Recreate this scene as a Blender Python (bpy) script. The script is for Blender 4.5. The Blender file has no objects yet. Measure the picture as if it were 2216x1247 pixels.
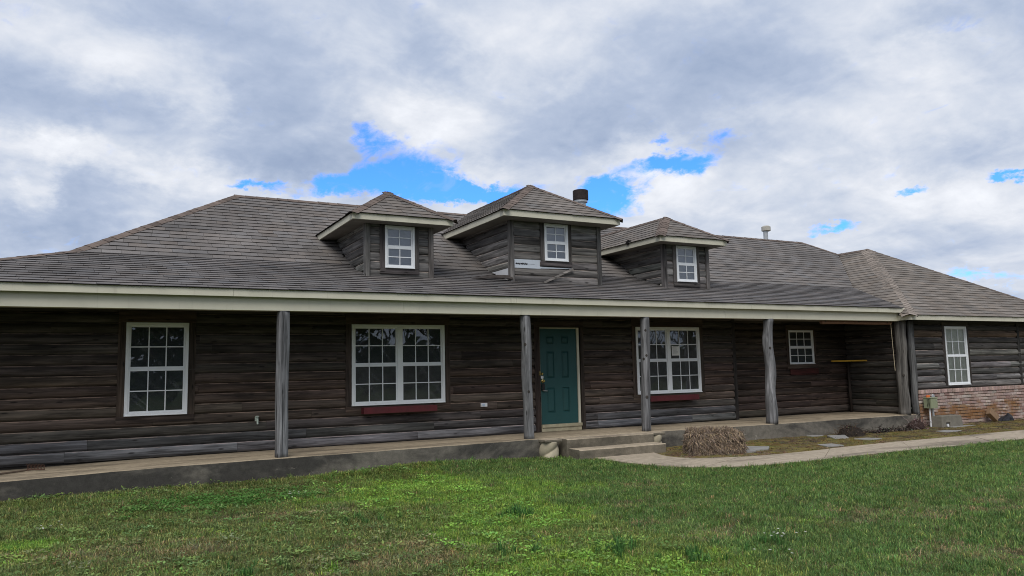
import bpy, math, random
import numpy as np
from mathutils import Vector, Matrix, noise

rnd = random.Random(7)
SC = bpy.context.scene
COL = SC.collection
R = math.radians

# ------------------------------------------------------------------ camera
CAM_LOC = Vector((-8.233, -12.733, 1.3305))
YAW, PITCH, ROLL, FPX = 0.4901, 0.1064, -0.0215, 1657.5      # focal length in pixels of a 2216 px wide frame
cf = Vector((math.sin(YAW)*math.cos(PITCH), math.cos(YAW)*math.cos(PITCH), math.sin(PITCH)))
cr = Vector((math.cos(YAW), -math.sin(YAW), 0))
cu = cr.cross(cf)
cr2 = cr*math.cos(ROLL)+cu*math.sin(ROLL)
cu2 = -cr*math.sin(ROLL)+cu*math.cos(ROLL)
cam_data = bpy.data.cameras.new('camera')
cam_data.sensor_width = 36
cam_data.lens = 36*FPX/2216
cam_data.clip_start = 0.1
cam_data.clip_end = 2000
cam = bpy.data.objects.new('camera', cam_data)
M = Matrix((cr2, cu2, -cf)).transposed().to_4x4()
M.translation = CAM_LOC
cam.matrix_world = M
COL.objects.link(cam)
SC.camera = cam

# ------------------------------------------------------------------ sky, sun, exposure
SUN_EL, SUN_AZ = 50.0, 215.0          # azimuth clockwise from +Y: behind and left of the camera
CLEAR = (0.42, 0.98, 2.0)
W = bpy.data.worlds.new('World')
SC.world = W
W.use_nodes = True
wt = W.node_tree
wt.nodes.clear()


class NT:
    """tiny node-tree writer"""
    def __init__(s, t):
        s.t = t

    def n(s, typ, ins=None, **kw):
        nd = s.t.nodes.new(typ)
        for k, v in kw.items():
            setattr(nd, k, v)
        for k, v in (ins or {}).items():
            if isinstance(v, bpy.types.NodeSocket):
                s.t.links.new(v, nd.inputs[k])
            else:
                nd.inputs[k].default_value = v
        return nd

    def m(s, op, a, b=None, c=None, clamp=False):
        ins = {0: a}
        if b is not None:
            ins[1] = b
        if c is not None:
            ins[2] = c
        return s.n('ShaderNodeMath', ins, operation=op, use_clamp=clamp).outputs[0]

    def vm(s, op, a, b=None, scale=None):
        ins = {0: a}
        if b is not None:
            ins[1] = b
        if scale is not None:
            ins['Scale'] = scale
        nd = s.n('ShaderNodeVectorMath', ins, operation=op)
        return nd.outputs['Value'] if op in ('LENGTH', 'DOT_PRODUCT') else nd.outputs['Vector']

    def noise(s, vec, scale, detail=4, rough=.55, dist=0.0, col=False, lac=2.0):
        nd = s.n('ShaderNodeTexNoise', {'Vector': vec, 'Scale': scale, 'Detail': detail, 'Roughness': rough, 'Distortion': dist, 'Lacunarity': lac})
        return nd.outputs['Color' if col else 'Fac']

    def ss(s, v, a, b, lo=0.0, hi=1.0):
        return s.n('ShaderNodeMapRange', {0: v, 1: a, 2: b, 3: lo, 4: hi}, interpolation_type='SMOOTHSTEP').outputs[0]

    def lin(s, v, a, b, lo=0.0, hi=1.0):
        return s.n('ShaderNodeMapRange', {0: v, 1: a, 2: b, 3: lo, 4: hi}).outputs[0]

    def ramp(s, v, stops, interp='LINEAR'):
        nd = s.n('ShaderNodeValToRGB', {0: v})
        cr_ = nd.color_ramp
        cr_.interpolation = interp
        while len(cr_.elements) < len(stops):
            cr_.elements.new(0.5)
        for e, (p, c) in zip(cr_.elements, stops):
            e.position = p
            e.color = (*c, 1)
        return nd.outputs[0]

    def mix(s, f, a, b, typ='MIX'):
        nd = s.n('ShaderNodeMix', data_type='RGBA', blend_type=typ)
        for i, v in ((0, f), (6, a), (7, b)):
            if isinstance(v, bpy.types.NodeSocket):
                s.t.links.new(v, nd.inputs[i])
            else:
                nd.inputs[i].default_value = (*v, 1) if isinstance(v, tuple) and len(v) == 3 else v
        return nd.outputs[2]


def build_sky():
    k = NT(wt)
    d = k.n('ShaderNodeTexCoord').outputs['Generated']
    sep = k.n('ShaderNodeSeparateXYZ', {0: d})
    x, y, z = sep.outputs
    sky = k.n('ShaderNodeTexSky', sky_type='NISHITA', sun_disc=False, sun_elevation=R(SUN_EL), sun_rotation=R(SUN_AZ),
              air_density=1.0, dust_density=0.3, ozone_density=2.0)
    clear = k.mix(1.0, sky.outputs[0], CLEAR, 'MULTIPLY')
    # flat cloud deck seen from below
    zz = k.m('ADD', k.m('MAXIMUM', z, 0.0), 0.34)
    p = k.n('ShaderNodeCombineXYZ', {0: k.m('DIVIDE', x, zz), 1: k.m('DIVIDE', y, zz), 2: 3.7}).outputs[0]
    n1 = k.noise(p, 2.0, 8, .5, .3)
    poff = k.vm('ADD', p, (-0.035, -0.055, 0.03))
    n1b = k.noise(poff, 2.0, 8, .5, .3)
    n2 = k.noise(p, 8.5, 8, .6, .35)
    n2b = k.noise(k.vm('ADD', p, (-0.012, -0.02, 0.01)), 8.5, 8, .6, .35)
    n3 = k.noise(k.vm('MULTIPLY', p, (1.0, .75, 1)), 17.0, 7, .62, .8)
    emb = k.m('ADD', k.m('MULTIPLY', k.m('SUBTRACT', n1, n1b), 1.5), k.m('MULTIPLY', k.m('SUBTRACT', n2, n2b), .55))
    # direction as azimuth / elevation in degrees, ruffled so that cloud masses get uneven edges
    az = k.m('MULTIPLY', k.m('ARCTAN2', x, y), 57.2958)
    el = k.m('MULTIPLY', k.m('ARCSINE', z), 57.2958)
    ae = k.n('ShaderNodeCombineXYZ', {0: az, 1: el}).outputs[0]
    w1 = k.vm('SUBTRACT', k.noise(ae, .16, 3, .6, 0, True), (.5, .5, .5))
    w2 = k.vm('SUBTRACT', k.noise(k.vm('MULTIPLY', ae, (1, 1.6, 1)), .75, 6, .65, 0, True), (.5, .5, .5))
    q = k.vm('ADD', ae, k.vm('ADD', k.vm('MULTIPLY', w1, (5, 2.2, 0)), k.vm('MULTIPLY', w2, (3.4, 2.0, 0))))

    def blobs(L):
        tot = None
        for a, e, s, ra, re in L:
            v = k.vm('MULTIPLY', k.vm('SUBTRACT', q, (a, e, 0)), (1/ra/1.75, 1/re/1.75, 0))
            b = k.ss(k.vm('LENGTH', v), 1.0, 0.0, 0.0, s)
            tot = b if tot is None else k.m('ADD', tot, b)
        return tot
    B = [(-2.7, 21.2, 0.2, 3.9, 1.9), (-3.9, 18.2, -0.3, 5.2, 2.5), (0.2, 17.7, -0.25, 3.4, 1.8), (4.5, 20.5, 0.18, 4.6, 1.5),
         (6.0, 19.0, 0.3, 2.2, 1.5), (12.1, 16.8, -0.45, 7.1, 4.5), (10.8, 21.5, -0.2, 5.3, 2.4), (4.4, 24.0, -0.2, 5.3, 1.2),
         (0.5, 17.1, 0.25, 1.7, 0.9), (-4.3, 14.7, 0.35, 3.5, 1.1), (-1.4, 14.6, 0.3, 3.1, 1.3), (-4.3, 11.8, 0.4, 1.1, 1.3),
         (-0.2, 12.5, -0.45, 3.7, 2.4), (-4.6, 10.0, -0.3, 3.9, 1.2), (5.8, 13.6, 0.35, 4.7, 1.4), (2.6, 13.9, 0.2, 2.3, 1.2),
         (12.8, 12.6, 0.3, 3.0, 1.0), (12.1, 15.4, -0.2, 5.1, 1.9), (21.0, 18.5, 0.35, 3.9, 2.3), (24.5, 14.5, 0.35, 2.8, 1.4),
         (21.6, 22.0, -0.35, 3.2, 2.2), (26.2, 16.2, -0.1, 4.3, 1.6), (29.3, 23.6, 0.2, 4.3, 2.8), (33.4, 17.6, -0.3, 5.2, 2.3),
         (42.2, 20.3, -0.3, 8.3, 2.6), (41.7, 24.0, -0.2, 7.2, 2.1), (38.2, 15.9, 0.33, 2.5, 1.4), (45.1, 12.9, 0.14, 7.6, 1.9),
         (39.1, 12.3, 0.2, 3.6, 2.0), (53.1, 17.3, 0.12, 5.6, 2.3), (58.7, 13.1, -0.25, 4.5, 1.2), (56.5, 20.2, 0.2, 2.7, 1.4),
         (59.4, 21.9, -0.25, 3.0, 1.1), (60.0, 10.2, 0.18, 2.9, 1.1), (54.1, 10.7, 0.15, 3.3, 1.2), (58.0, 7.2, -0.15, 3.5, 1.2)]
    H = [(17.3, 17.2, .85, 1.6, 1.2), (19.7, 15.7, 0.85, 2.9, 1.7), (27.2, 13.1, 1.1, 3.6, .75), (24.3, 13.2, .9, 2.5, .7), (19.2, 13.9, 1.4, 5.0, 1.15), (22.0, 13.4, 1.0, 3.8, .9),
         (36.2, 13.8, 1.1, 2.2, .8), (34.6, 12.8, 0.8, 1.6, 1.0), (35.6, 12.0, 1.2, 2.2, 1.5), (41.9, 14.9, 1.15, 3.2, 0.75), (38.6, 15.1, .6, 2.2, .5),
         (44.3, 16.2, 0.7, 1.7, 0.6), (39.9, 16.6, 0.8, 0.8, 0.4), (51.4, 9.2, 1.3, 1.8, 0.42), (56.5, 11.3, 0.9, 1.0, 0.25),
         (62.1, 11.2, 1.3, 0.9, 0.32), (59.4, 5.3, 0.9, 2.9, 0.5), (9.6, 13.6, 1.2, 1.6, 0.38), (11.8, 13.1, 0.8, 1.3, 0.3),
         (14.8, 13.7, 0.8, 2.0, 0.7)]
    b = k.m('ADD', 0.56, k.m('MULTIPLY', k.m('SUBTRACT', n1, .5), 0.85))
    b = k.m('ADD', b, k.m('MULTIPLY', k.m('SUBTRACT', n2, .5), 0.09))
    n4 = k.noise(k.vm('ADD', p, (4.1, 2.2, 0)), 3.6, 7, .52, .2)
    puff = k.m('MULTIPLY', k.m('SUBTRACT', k.m('ABSOLUTE', k.m('SUBTRACT', n4, .5)), .08), .95)
    b = k.m('ADD', b, puff)
    b = k.m('ADD', b, emb)
    b = k.m('ADD', b, k.m('MULTIPLY', blobs(B), 1.0))
    b = k.lin(b, -.36, 1.24)
    hole = k.m('ADD', blobs(H), k.m('ADD', k.m('MULTIPLY', k.m('SUBTRACT', n2, .5), 1.5), k.m('MULTIPLY', k.m('SUBTRACT', n3, .5), 1.5)))
    hole = k.m('ADD', hole, k.m('MULTIPLY', k.m('SUBTRACT', n1, .5), -0.5))
    hm = k.m('MULTIPLY', k.ss(hole, 0.22, 1.2), k.ss(n3, .25, .48, .80, 1.0))
    S = 10.0
    cl = k.ramp(b, [(0, (.215, .275, .41)), (.2, (.27, .335, .465)), (.4, (.36, .42, .54)), (.57, (.48, .525, .612)), (.74, (.605, .63, .685)), (.88, (.70, .72, .765)), (1, (.77, .78, .80))])
    cl = k.mix(1.0, cl, (S, S, S), 'MULTIPLY')
    out = k.mix(hm, cl, clear)
    bg = k.n('ShaderNodeBackground', {'Color': out, 'Strength': 0.1})
    k.n('ShaderNodeOutputWorld', {'Surface': bg.outputs[0]})


build_sky()

sd = bpy.data.lights.new('sun', 'SUN')
sd.energy = 1.5
sd.angle = R(35)
sd.color = (1.0, .95, .87)
sun = bpy.data.objects.new('sun', sd)
a_, e_ = R(SUN_AZ), R(SUN_EL)
to_sun = Vector((math.sin(a_)*math.cos(e_), math.cos(a_)*math.cos(e_), math.sin(e_)))
sun.rotation_euler = to_sun.to_track_quat('Z', 'Y').to_euler()
sun.location = to_sun*60
COL.objects.link(sun)

SC.view_settings.view_transform = 'Standard'
SC.view_settings.look = 'None'
SC.view_settings.exposure = 0.4
SC.view_settings.gamma = 1.0
SC.view_settings.use_curve_mapping = False
SC.render.engine = 'CYCLES'
SC.cycles.max_bounces = 6
SC.cycles.transparent_max_bounces = 8
SC.cycles.filter_width = 1.0
SC.cycles.use_denoising = True
SC.cycles.sample_clamp_indirect = 3.0

# ------------------------------------------------------------------ materials


def mat(name):
    m = bpy.data.materials.new(name)
    m.use_nodes = True
    m.node_tree.nodes.clear()
    return m, NT(m.node_tree)


def finish(k, color, rough=.8, spec=.3, bump=None, bstr=.3, bdist=.01, metal=0.0, extra=None):
    ins = {'Base Color': color if isinstance(color, bpy.types.NodeSocket) else (*color, 1), 'Roughness': rough,
           'Specular IOR Level': spec, 'Metallic': metal}
    if bump is not None:
        ins['Normal'] = k.n('ShaderNodeBump', {'Height': bump, 'Strength': bstr, 'Distance': bdist}).outputs[0]
    b = k.n('ShaderNodeBsdfPrincipled', ins)
    k.n('ShaderNodeOutputMaterial', {'Surface': b.outputs[0]})
    return b


def pos(k):
    return k.n('ShaderNodeNewGeometry').outputs['Position']


def wood(name, axis, contrast=1.0):
    m, k = mat(name)
    oi = k.n('ShaderNodeObjectInfo')
    P = pos(k)
    sc = [1.0, 1.0, 1.0]
    st = [22.0, 22.0, 22.0]
    st[axis] = 1.1
    off = k.m('MULTIPLY', oi.outputs['Random'], 37.0)
    Pv = k.vm('ADD', k.vm('MULTIPLY', P, tuple(st)), k.n('ShaderNodeCombineXYZ', {0: off, 1: off, 2: off}).outputs[0])
    g = k.noise(Pv, 1.0, 6, .65, .6)
    st2 = [7.0, 7.0, 7.0]
    st2[axis] = .9
    big = k.noise(k.vm('ADD', k.vm('MULTIPLY', P, tuple(st2)), k.n('ShaderNodeCombineXYZ', {0: off, 1: off, 2: off}).outputs[0]), 1.0, 5, .6, .3)
    st3 = [26.0, 26.0, 26.0]
    st3[axis] = 7
    kn = k.n('ShaderNodeTexVoronoi', {'Vector': k.vm('MULTIPLY', P, tuple(v*.32 for v in st3)), 'Scale': 1.0}).outputs['Distance']
    knm = k.ss(kn, .06, .16, .25, 1.0)
    f = k.m('MULTIPLY', k.lin(g, .28, .72, 1-.8*contrast, 1+.8*contrast), k.lin(big, .28, .72, .35, 1.65))
    f = k.m('MULTIPLY', f, knm)
    c = k.mix(1.0, oi.outputs['Color'], k.n('ShaderNodeCombineXYZ', {0: f, 1: f, 2: f}).outputs[0], 'MULTIPLY')
    # pale worn streaks along the grain
    worn = k.ss(k.noise(k.vm('ADD', k.vm('MULTIPLY', P, tuple(v*.6 for v in st)), (5, 9, 2)), 1.0, 5, .7, .4), .60, .74)
    c = k.mix(k.m('MULTIPLY', worn, .45), c, k.mix(1.0, oi.outputs['Color'], (2.6, 2.5, 2.5), 'MULTIPLY'))
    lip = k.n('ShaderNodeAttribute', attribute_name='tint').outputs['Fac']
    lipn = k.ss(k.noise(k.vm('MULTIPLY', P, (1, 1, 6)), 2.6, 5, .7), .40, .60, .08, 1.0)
    lit_lip = k.mix(.45, k.mix(1.0, oi.outputs['Color'], (3.6, 3.4, 3.3), 'MULTIPLY'), (.36, .25, .185))  # light caught on board top edges, painted in as a paler tan lip
    c = k.mix(k.m('MULTIPLY', k.m('MULTIPLY', lip, lipn), .95), c, lit_lip)
    finish(k, c, .78, .25, g, .8, .012)
    return m


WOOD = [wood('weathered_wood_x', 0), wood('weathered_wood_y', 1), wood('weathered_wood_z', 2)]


def flat_mat(name, col, rough=.6, spec=.4, var=.12, scale=6.0, bump=.0, metal=0.0, dirt=None, dirt_amt=.4):
    m, k = mat(name)
    P = pos(k)
    n = k.noise(P, scale, 6, .6)
    f = k.lin(n, .25, .75, 1-var, 1+var)
    c = k.mix(1.0, col, k.n('ShaderNodeCombineXYZ', {0: f, 1: f, 2: f}).outputs[0], 'MULTIPLY')
    if dirt:
        dn = k.ss(k.noise(k.vm('MULTIPLY', P, (1.2, 1.2, 1.0)), 1.7, 7, .65, .5), .5, .75, 0, dirt_amt)
        c = k.mix(dn, c, dirt)
    finish(k, c, rough, spec, n if bump else None, bump, .004, metal)
    return m




def trim_paint():
    m, k = mat('cream_trim_paint')
    P = pos(k)
    n = k.noise(P, 3.0, 6, .6)
    f = k.lin(n, .25, .75, .93, 1.07)
    c = k.mix(1.0, (.60, .575, .465), k.n('ShaderNodeCombineXYZ', {0: f, 1: f, 2: f}).outputs[0], 'MULTIPLY')
    drip = k.ss(k.noise(k.vm('MULTIPLY', P, (7, 7, .8)), 1.0, 6, .7, .2), .56, .72, 0, .32)
    c = k.mix(drip, c, (.34, .32, .25))
    spot = k.ss(k.noise(P, 14.0, 5, .75), .66, .74, 0, .5)
    c = k.mix(spot, c, (.26, .235, .19))
    finish(k, c, .55, .35, n, .15, .004)
    return m


TRIM = trim_paint()
VINYL = flat_mat('white_vinyl', (.80, .82, .84), .35, .5, .03, 4.0, dirt=(.6, .6, .58), dirt_amt=.2)
SOFFIT = flat_mat('soffit_boards', (.21, .19, .165), .8, .2, .2, 3.0)
DARKROOM = flat_mat('dark_room', (.045, .054, .055), .9, .1)
DIMROOM = flat_mat('dim_room_reflection', (.10, .097, .092), .9, .1, .3, 5.0)  # dim room backing, lightened in place of pale reflections on the panes
BLIND = flat_mat('grey_window_blind', (.30, .31, .36), .8, .2, .06, 3.0)
CURTAIN = flat_mat('beige_curtain', (.80, .78, .68), .85, .2, .12, 3.0)
DOORGREEN = flat_mat('green_door_paint', (.016, .073, .075), .5, .4, .07, 4.0)
REDPAINT = flat_mat('dark_red_paint', (.095, .015, .02), .6, .35, .25, 8.0, dirt=(.07, .03, .03))
BRASS = flat_mat('brass', (.75, .55, .2), .25, .5, .05, metal=1.0)
STEEL = flat_mat('dull_steel', (.5, .5, .5), .4, .5, .1, metal=.9)
GALV = flat_mat('galvanised_pipe', (.42, .44, .46), .5, .5, .15, 9.0, metal=.35)
RUSTCAP = flat_mat('rusted_flue_cap', (.026, .019, .018), .75, .3, .5, 14.0)
BLACK = flat_mat('black_plastic', (.012, .012, .013), .5, .4)
WHITEP = flat_mat('white_plastic', (.75, .76, .78), .45, .4, .04)
PAPER = flat_mat('white_paper', (.78, .78, .76), .8, .2, .03)
INK = flat_mat('black_ink', (.02, .02, .025), .8, .2)
GREYINK = flat_mat('grey_print', (.35, .35, .36), .8, .2)
WRAP = flat_mat('pale_house_wrap', (.55, .60, .66), .6, .3, .07, 3.0)
BOXGREEN = flat_mat('pale_green_steel', (.27, .30, .19), .5, .4, .08, 4.0, dirt=(.2, .2, .13))
ORANGE = flat_mat('orange_cap', (.55, .13, .03), .6, .3)
YELLOW = flat_mat('yellow_paint', (.62, .36, .03), .6, .3, .1)
BLINDROLL = flat_mat('rolled_slat_blind', (.25, .14, .10), .8, .2, .25, 20.0)
PALEWOOD = flat_mat('pale_rod', (.5, .42, .3), .7, .2)
RUST = flat_mat('rusty_iron', (.09, .05, .035), .8, .2, .4, 15.0)
HANDLE = flat_mat('old_rake_handle', (.10, .075, .055), .8, .2, .3, 12.0)
TWIST = flat_mat('pale_cast_concrete', (.43, .38, .28), .85, .2, .18, 9.0, .3, dirt=(.2, .18, .12))
FLAGSTONE = flat_mat('grey_paver', (.27, .26, .245), .85, .2, .2, 8.0, .3, dirt=(.14, .13, .1))
CMU = flat_mat('grey_cast_block', (.20, .185, .155), .9, .2, .22, 10.0, .4, dirt=(.1, .1, .08))
TANBLOCK = flat_mat('tan_block', (.24, .16, .10), .9, .2, .2, 10.0, .3)
CLOTH = flat_mat('black_bag', (.018, .018, .022), .6, .3, .3, 12.0)
ASPHALT = flat_mat('shingle_edge', (.022, .020, .020), .95, .05)  # dark asphalt butts; the near-black also paints in the shadow line between courses
UNDER = flat_mat('roof_deck', (.03, .028, .026), .95, .05)
RED_TUBE = flat_mat('faded_foliage_trunk', (.07, .055, .045), .9, .1, .3)


def glass():
    m, k = mat('window_glass')
    fr = k.n('ShaderNodeFresnel', {'IOR': 1.55}).outputs[0]
    P = pos(k)
    wob = k.noise(P, 1.6, 2, .5)
    bmp = k.n('ShaderNodeBump', {'Height': wob, 'Strength': .06, 'Distance': .02}).outputs[0]
    gl = k.n('ShaderNodeBsdfGlossy', {'Color': (.9, .95, 1, 1), 'Roughness': .012, 'Normal': bmp})
    tr = k.n('ShaderNodeBsdfTransparent', {'Color': (.94, .96, .97, 1)})
    mx = k.n('ShaderNodeMixShader', {0: k.m('ADD', k.m('MULTIPLY', fr, 1.25), .035, clamp=True), 1: tr.outputs[0], 2: gl.outputs[0]})
    # old dust and wipe marks on the panes
    smear = k.ss(k.noise(k.vm('MULTIPLY', k.vm('ADD', P, k.vm('MULTIPLY', k.n('ShaderNodeCombineXYZ', {0: k.n('ShaderNodeSeparateXYZ', {0: P}).outputs[2]}).outputs[0], (1, 0, 0))), (9, 9, 2.2)), 1.0, 5, .7, .3), .50, .74, .025, .13)
    df = k.n('ShaderNodeBsdfDiffuse', {'Color': (.55, .58, .6, 1)})
    mx = k.n('ShaderNodeMixShader', {0: smear, 1: mx.outputs[0], 2: df.outputs[0]})
    k.n('ShaderNodeOutputMaterial', {'Surface': mx.outputs[0]})
    return m


GLASS = glass()


def shingle_mat():
    m, k = mat('asphalt_shingle')
    at = k.n('ShaderNodeAttribute', attribute_name='tint').outputs['Color']
    P = pos(k)
    grit = k.noise(P, 90.0, 3, .7)
    big = k.noise(P, .9, 7, .65, .5)
    strk = k.noise(k.vm('MULTIPLY', P, (3.0, .5, .5)), 1.0, 5, .6)
    f = k.m('MULTIPLY', k.lin(grit, .25, .75, .72, 1.28), k.lin(big, .25, .75, .72, 1.28))
    c = k.mix(1.0, at, k.n('ShaderNodeCombineXYZ', {0: f, 1: f, 2: f}).outputs[0], 'MULTIPLY')
    finish(k, c, .92, .2, grit, .4, .003)
    return m


SHINGLE = shingle_mat()


def concrete_mat(name, top, face, stain, moss=None):
    """top faces are trodden and sandy, the vertical faces have an old dark damp stain"""
    m, k = mat(name)
    g = k.n('ShaderNodeNewGeometry')
    P = g.outputs['Position']
    nz = k.n('ShaderNodeSeparateXYZ', {0: g.outputs['True Normal']}).outputs[2]
    px, py, pz = k.n('ShaderNodeSeparateXYZ', {0: P}).outputs
    a = k.noise(P, 1.1, 8, .62, .4)
    b = k.noise(P, 9.0, 6, .65)
    s = k.noise(P, 60.0, 3, .7)
    pit = k.ss(k.n('ShaderNodeTexVoronoi', {'Vector': P, 'Scale': 26.0}).outputs['Distance'], .04, .12, .55, 1)
    f = k.m('MULTIPLY', k.m('MULTIPLY', k.lin(b, .25, .75, .7, 1.3), k.lin(s, .2, .8, .8, 1.2)), pit)
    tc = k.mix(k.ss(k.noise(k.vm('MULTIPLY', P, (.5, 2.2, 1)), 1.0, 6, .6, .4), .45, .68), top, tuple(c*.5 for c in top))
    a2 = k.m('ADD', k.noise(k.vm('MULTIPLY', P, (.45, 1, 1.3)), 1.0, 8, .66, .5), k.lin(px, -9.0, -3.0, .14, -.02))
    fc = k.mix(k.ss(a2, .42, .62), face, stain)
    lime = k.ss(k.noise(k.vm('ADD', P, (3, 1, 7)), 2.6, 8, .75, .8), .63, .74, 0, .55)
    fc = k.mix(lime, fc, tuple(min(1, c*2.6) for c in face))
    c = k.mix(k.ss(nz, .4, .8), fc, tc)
    if moss:
        c = k.mix(k.ss(a, .5, .7, 0, .5), c, moss)
    c = k.mix(1.0, c, k.n('ShaderNodeCombineXYZ', {0: f, 1: f, 2: f}).outputs[0], 'MULTIPLY')
    finish(k, c, .9, .2, k.m('ADD', b, k.m('MULTIPLY', s, .4)), .5, .008)
    return m


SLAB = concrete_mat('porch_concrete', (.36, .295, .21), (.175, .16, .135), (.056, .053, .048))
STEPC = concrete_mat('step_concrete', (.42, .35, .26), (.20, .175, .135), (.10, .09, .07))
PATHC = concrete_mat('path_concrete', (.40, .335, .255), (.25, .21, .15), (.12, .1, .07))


def brick_mat():
    m, k = mat('old_brick')
    oi = k.n('ShaderNodeObjectInfo')
    P = pos(k)
    n = k.noise(P, 26.0, 6, .65)
    big = k.noise(k.vm('MULTIPLY', P, (.75, .75, 1.6)), 1.7, 7, .62, .5)
    pz = k.n('ShaderNodeSeparateXYZ', {0: P}).outputs[2]
    f = k.lin(n, .25, .75, .65, 1.35)
    c = k.mix(1.0, oi.outputs['Color'], k.n('ShaderNodeCombineXYZ', {0: f, 1: f, 2: f}).outputs[0], 'MULTIPLY')
    smear = k.ss(k.noise(P, 13.0, 6, .7, .4), .5, .66, 0, .6)
    c = k.mix(smear, c, (.42, .33, .29))
    # a band of orange lichen grows along the lower half of the wall
    band = k.m('MULTIPLY', k.ss(pz, .42, .05), k.ss(pz, -.36, -.16))
    lm = k.ss(k.m('ADD', k.m('MULTIPLY', band, .42), k.m('MULTIPLY', k.m('SUBTRACT', big, .5), 1.5)), .27, .5)
    lm = k.m('MULTIPLY', lm, k.lin(n, .25, .6, .4, .85))
    c = k.mix(lm, c, k.mix(k.ss(n, .35, .65), (.16, .07, .012), (.30, .135, .025)))
    finish(k, c, .92, .15, n, .5, .006)
    return m


BRICK = brick_mat()
MORTAR = flat_mat('mortar', (.16, .125, .10), .95, .1, .35, 12.0, .4, dirt=(.16, .09, .03), dirt_amt=.6)


def soil_mat():
    m, k = mat('lawn_soil')
    P = pos(k)
    n = k.noise(P, 3.0, 8, .65)
    n2 = k.noise(P, 40.0, 4, .7)
    far = k.noise(P, .12, 5, .6)
    c = k.ramp(n, [(.3, (.05, .055, .022)), (.5, (.075, .07, .03)), (.7, (.10, .082, .045))])
    c = k.mix(k.ss(far, .35, .65), c, (.04, .07, .02))
    f = k.lin(n2, .25, .75, .6, 1.4)
    c = k.mix(1.0, c, k.n('ShaderNodeCombineXYZ', {0: f, 1: f, 2: f}).outputs[0], 'MULTIPLY')
    finish(k, c, .95, .1, n2, .6, .02)
    return m


SOIL = soil_mat()


def bed_mat():
    m, k = mat('mossy_bed')
    P = pos(k)
    n = k.noise(P, 1.3, 8, .65, .4)
    n2 = k.noise(P, 30.0, 5, .7)
    c = k.ramp(n, [(.3, (.13, .10, .06)), (.45, (.165, .13, .055)), (.58, (.185, .152, .05)), (.72, (.20, .15, .09))])
    f = k.lin(n2, .25, .75, .55, 1.45)
    c = k.mix(1.0, c, k.n('ShaderNodeCombineXYZ', {0: f, 1: f, 2: f}).outputs[0], 'MULTIPLY')
    finish(k, c, .95, .1, n2, .7, .02)
    return m


BED = bed_mat()


def inst_mat(name, rough=.6, translucent=.32):
    """plants: colour of the clump comes from the point it grows on, shade of the blade from its own mesh"""
    m, k = mat(name)
    t = k.n('ShaderNodeAttribute', attribute_name='tint', attribute_type='INSTANCER').outputs['Color']
    s = k.n('ShaderNodeAttribute', attribute_name='shade').outputs['Color']
    c = k.mix(1.0, t, s, 'MULTIPLY')
    b = k.n('ShaderNodeBsdfPrincipled', {'Base Color': c, 'Roughness': rough, 'Specular IOR Level': .25})
    tr = k.n('ShaderNodeBsdfTranslucent', {'Color': c})
    mx = k.n('ShaderNodeMixShader', {0: translucent, 1: b.outputs[0], 2: tr.outputs[0]})
    k.n('ShaderNodeOutputMaterial', {'Surface': mx.outputs[0]})
    return m


GRASS = inst_mat('grass_blades')
CHIP = inst_mat('litter', .9, .0)


def attr_mat(name, rough=.9):
    m, k = mat(name)
    c = k.n('ShaderNodeAttribute', attribute_name='tint').outputs['Color']
    finish(k, c, rough, .15)
    return m


TINTED = attr_mat('straw_and_leaf')

# ------------------------------------------------------------------ mesh helpers


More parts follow.
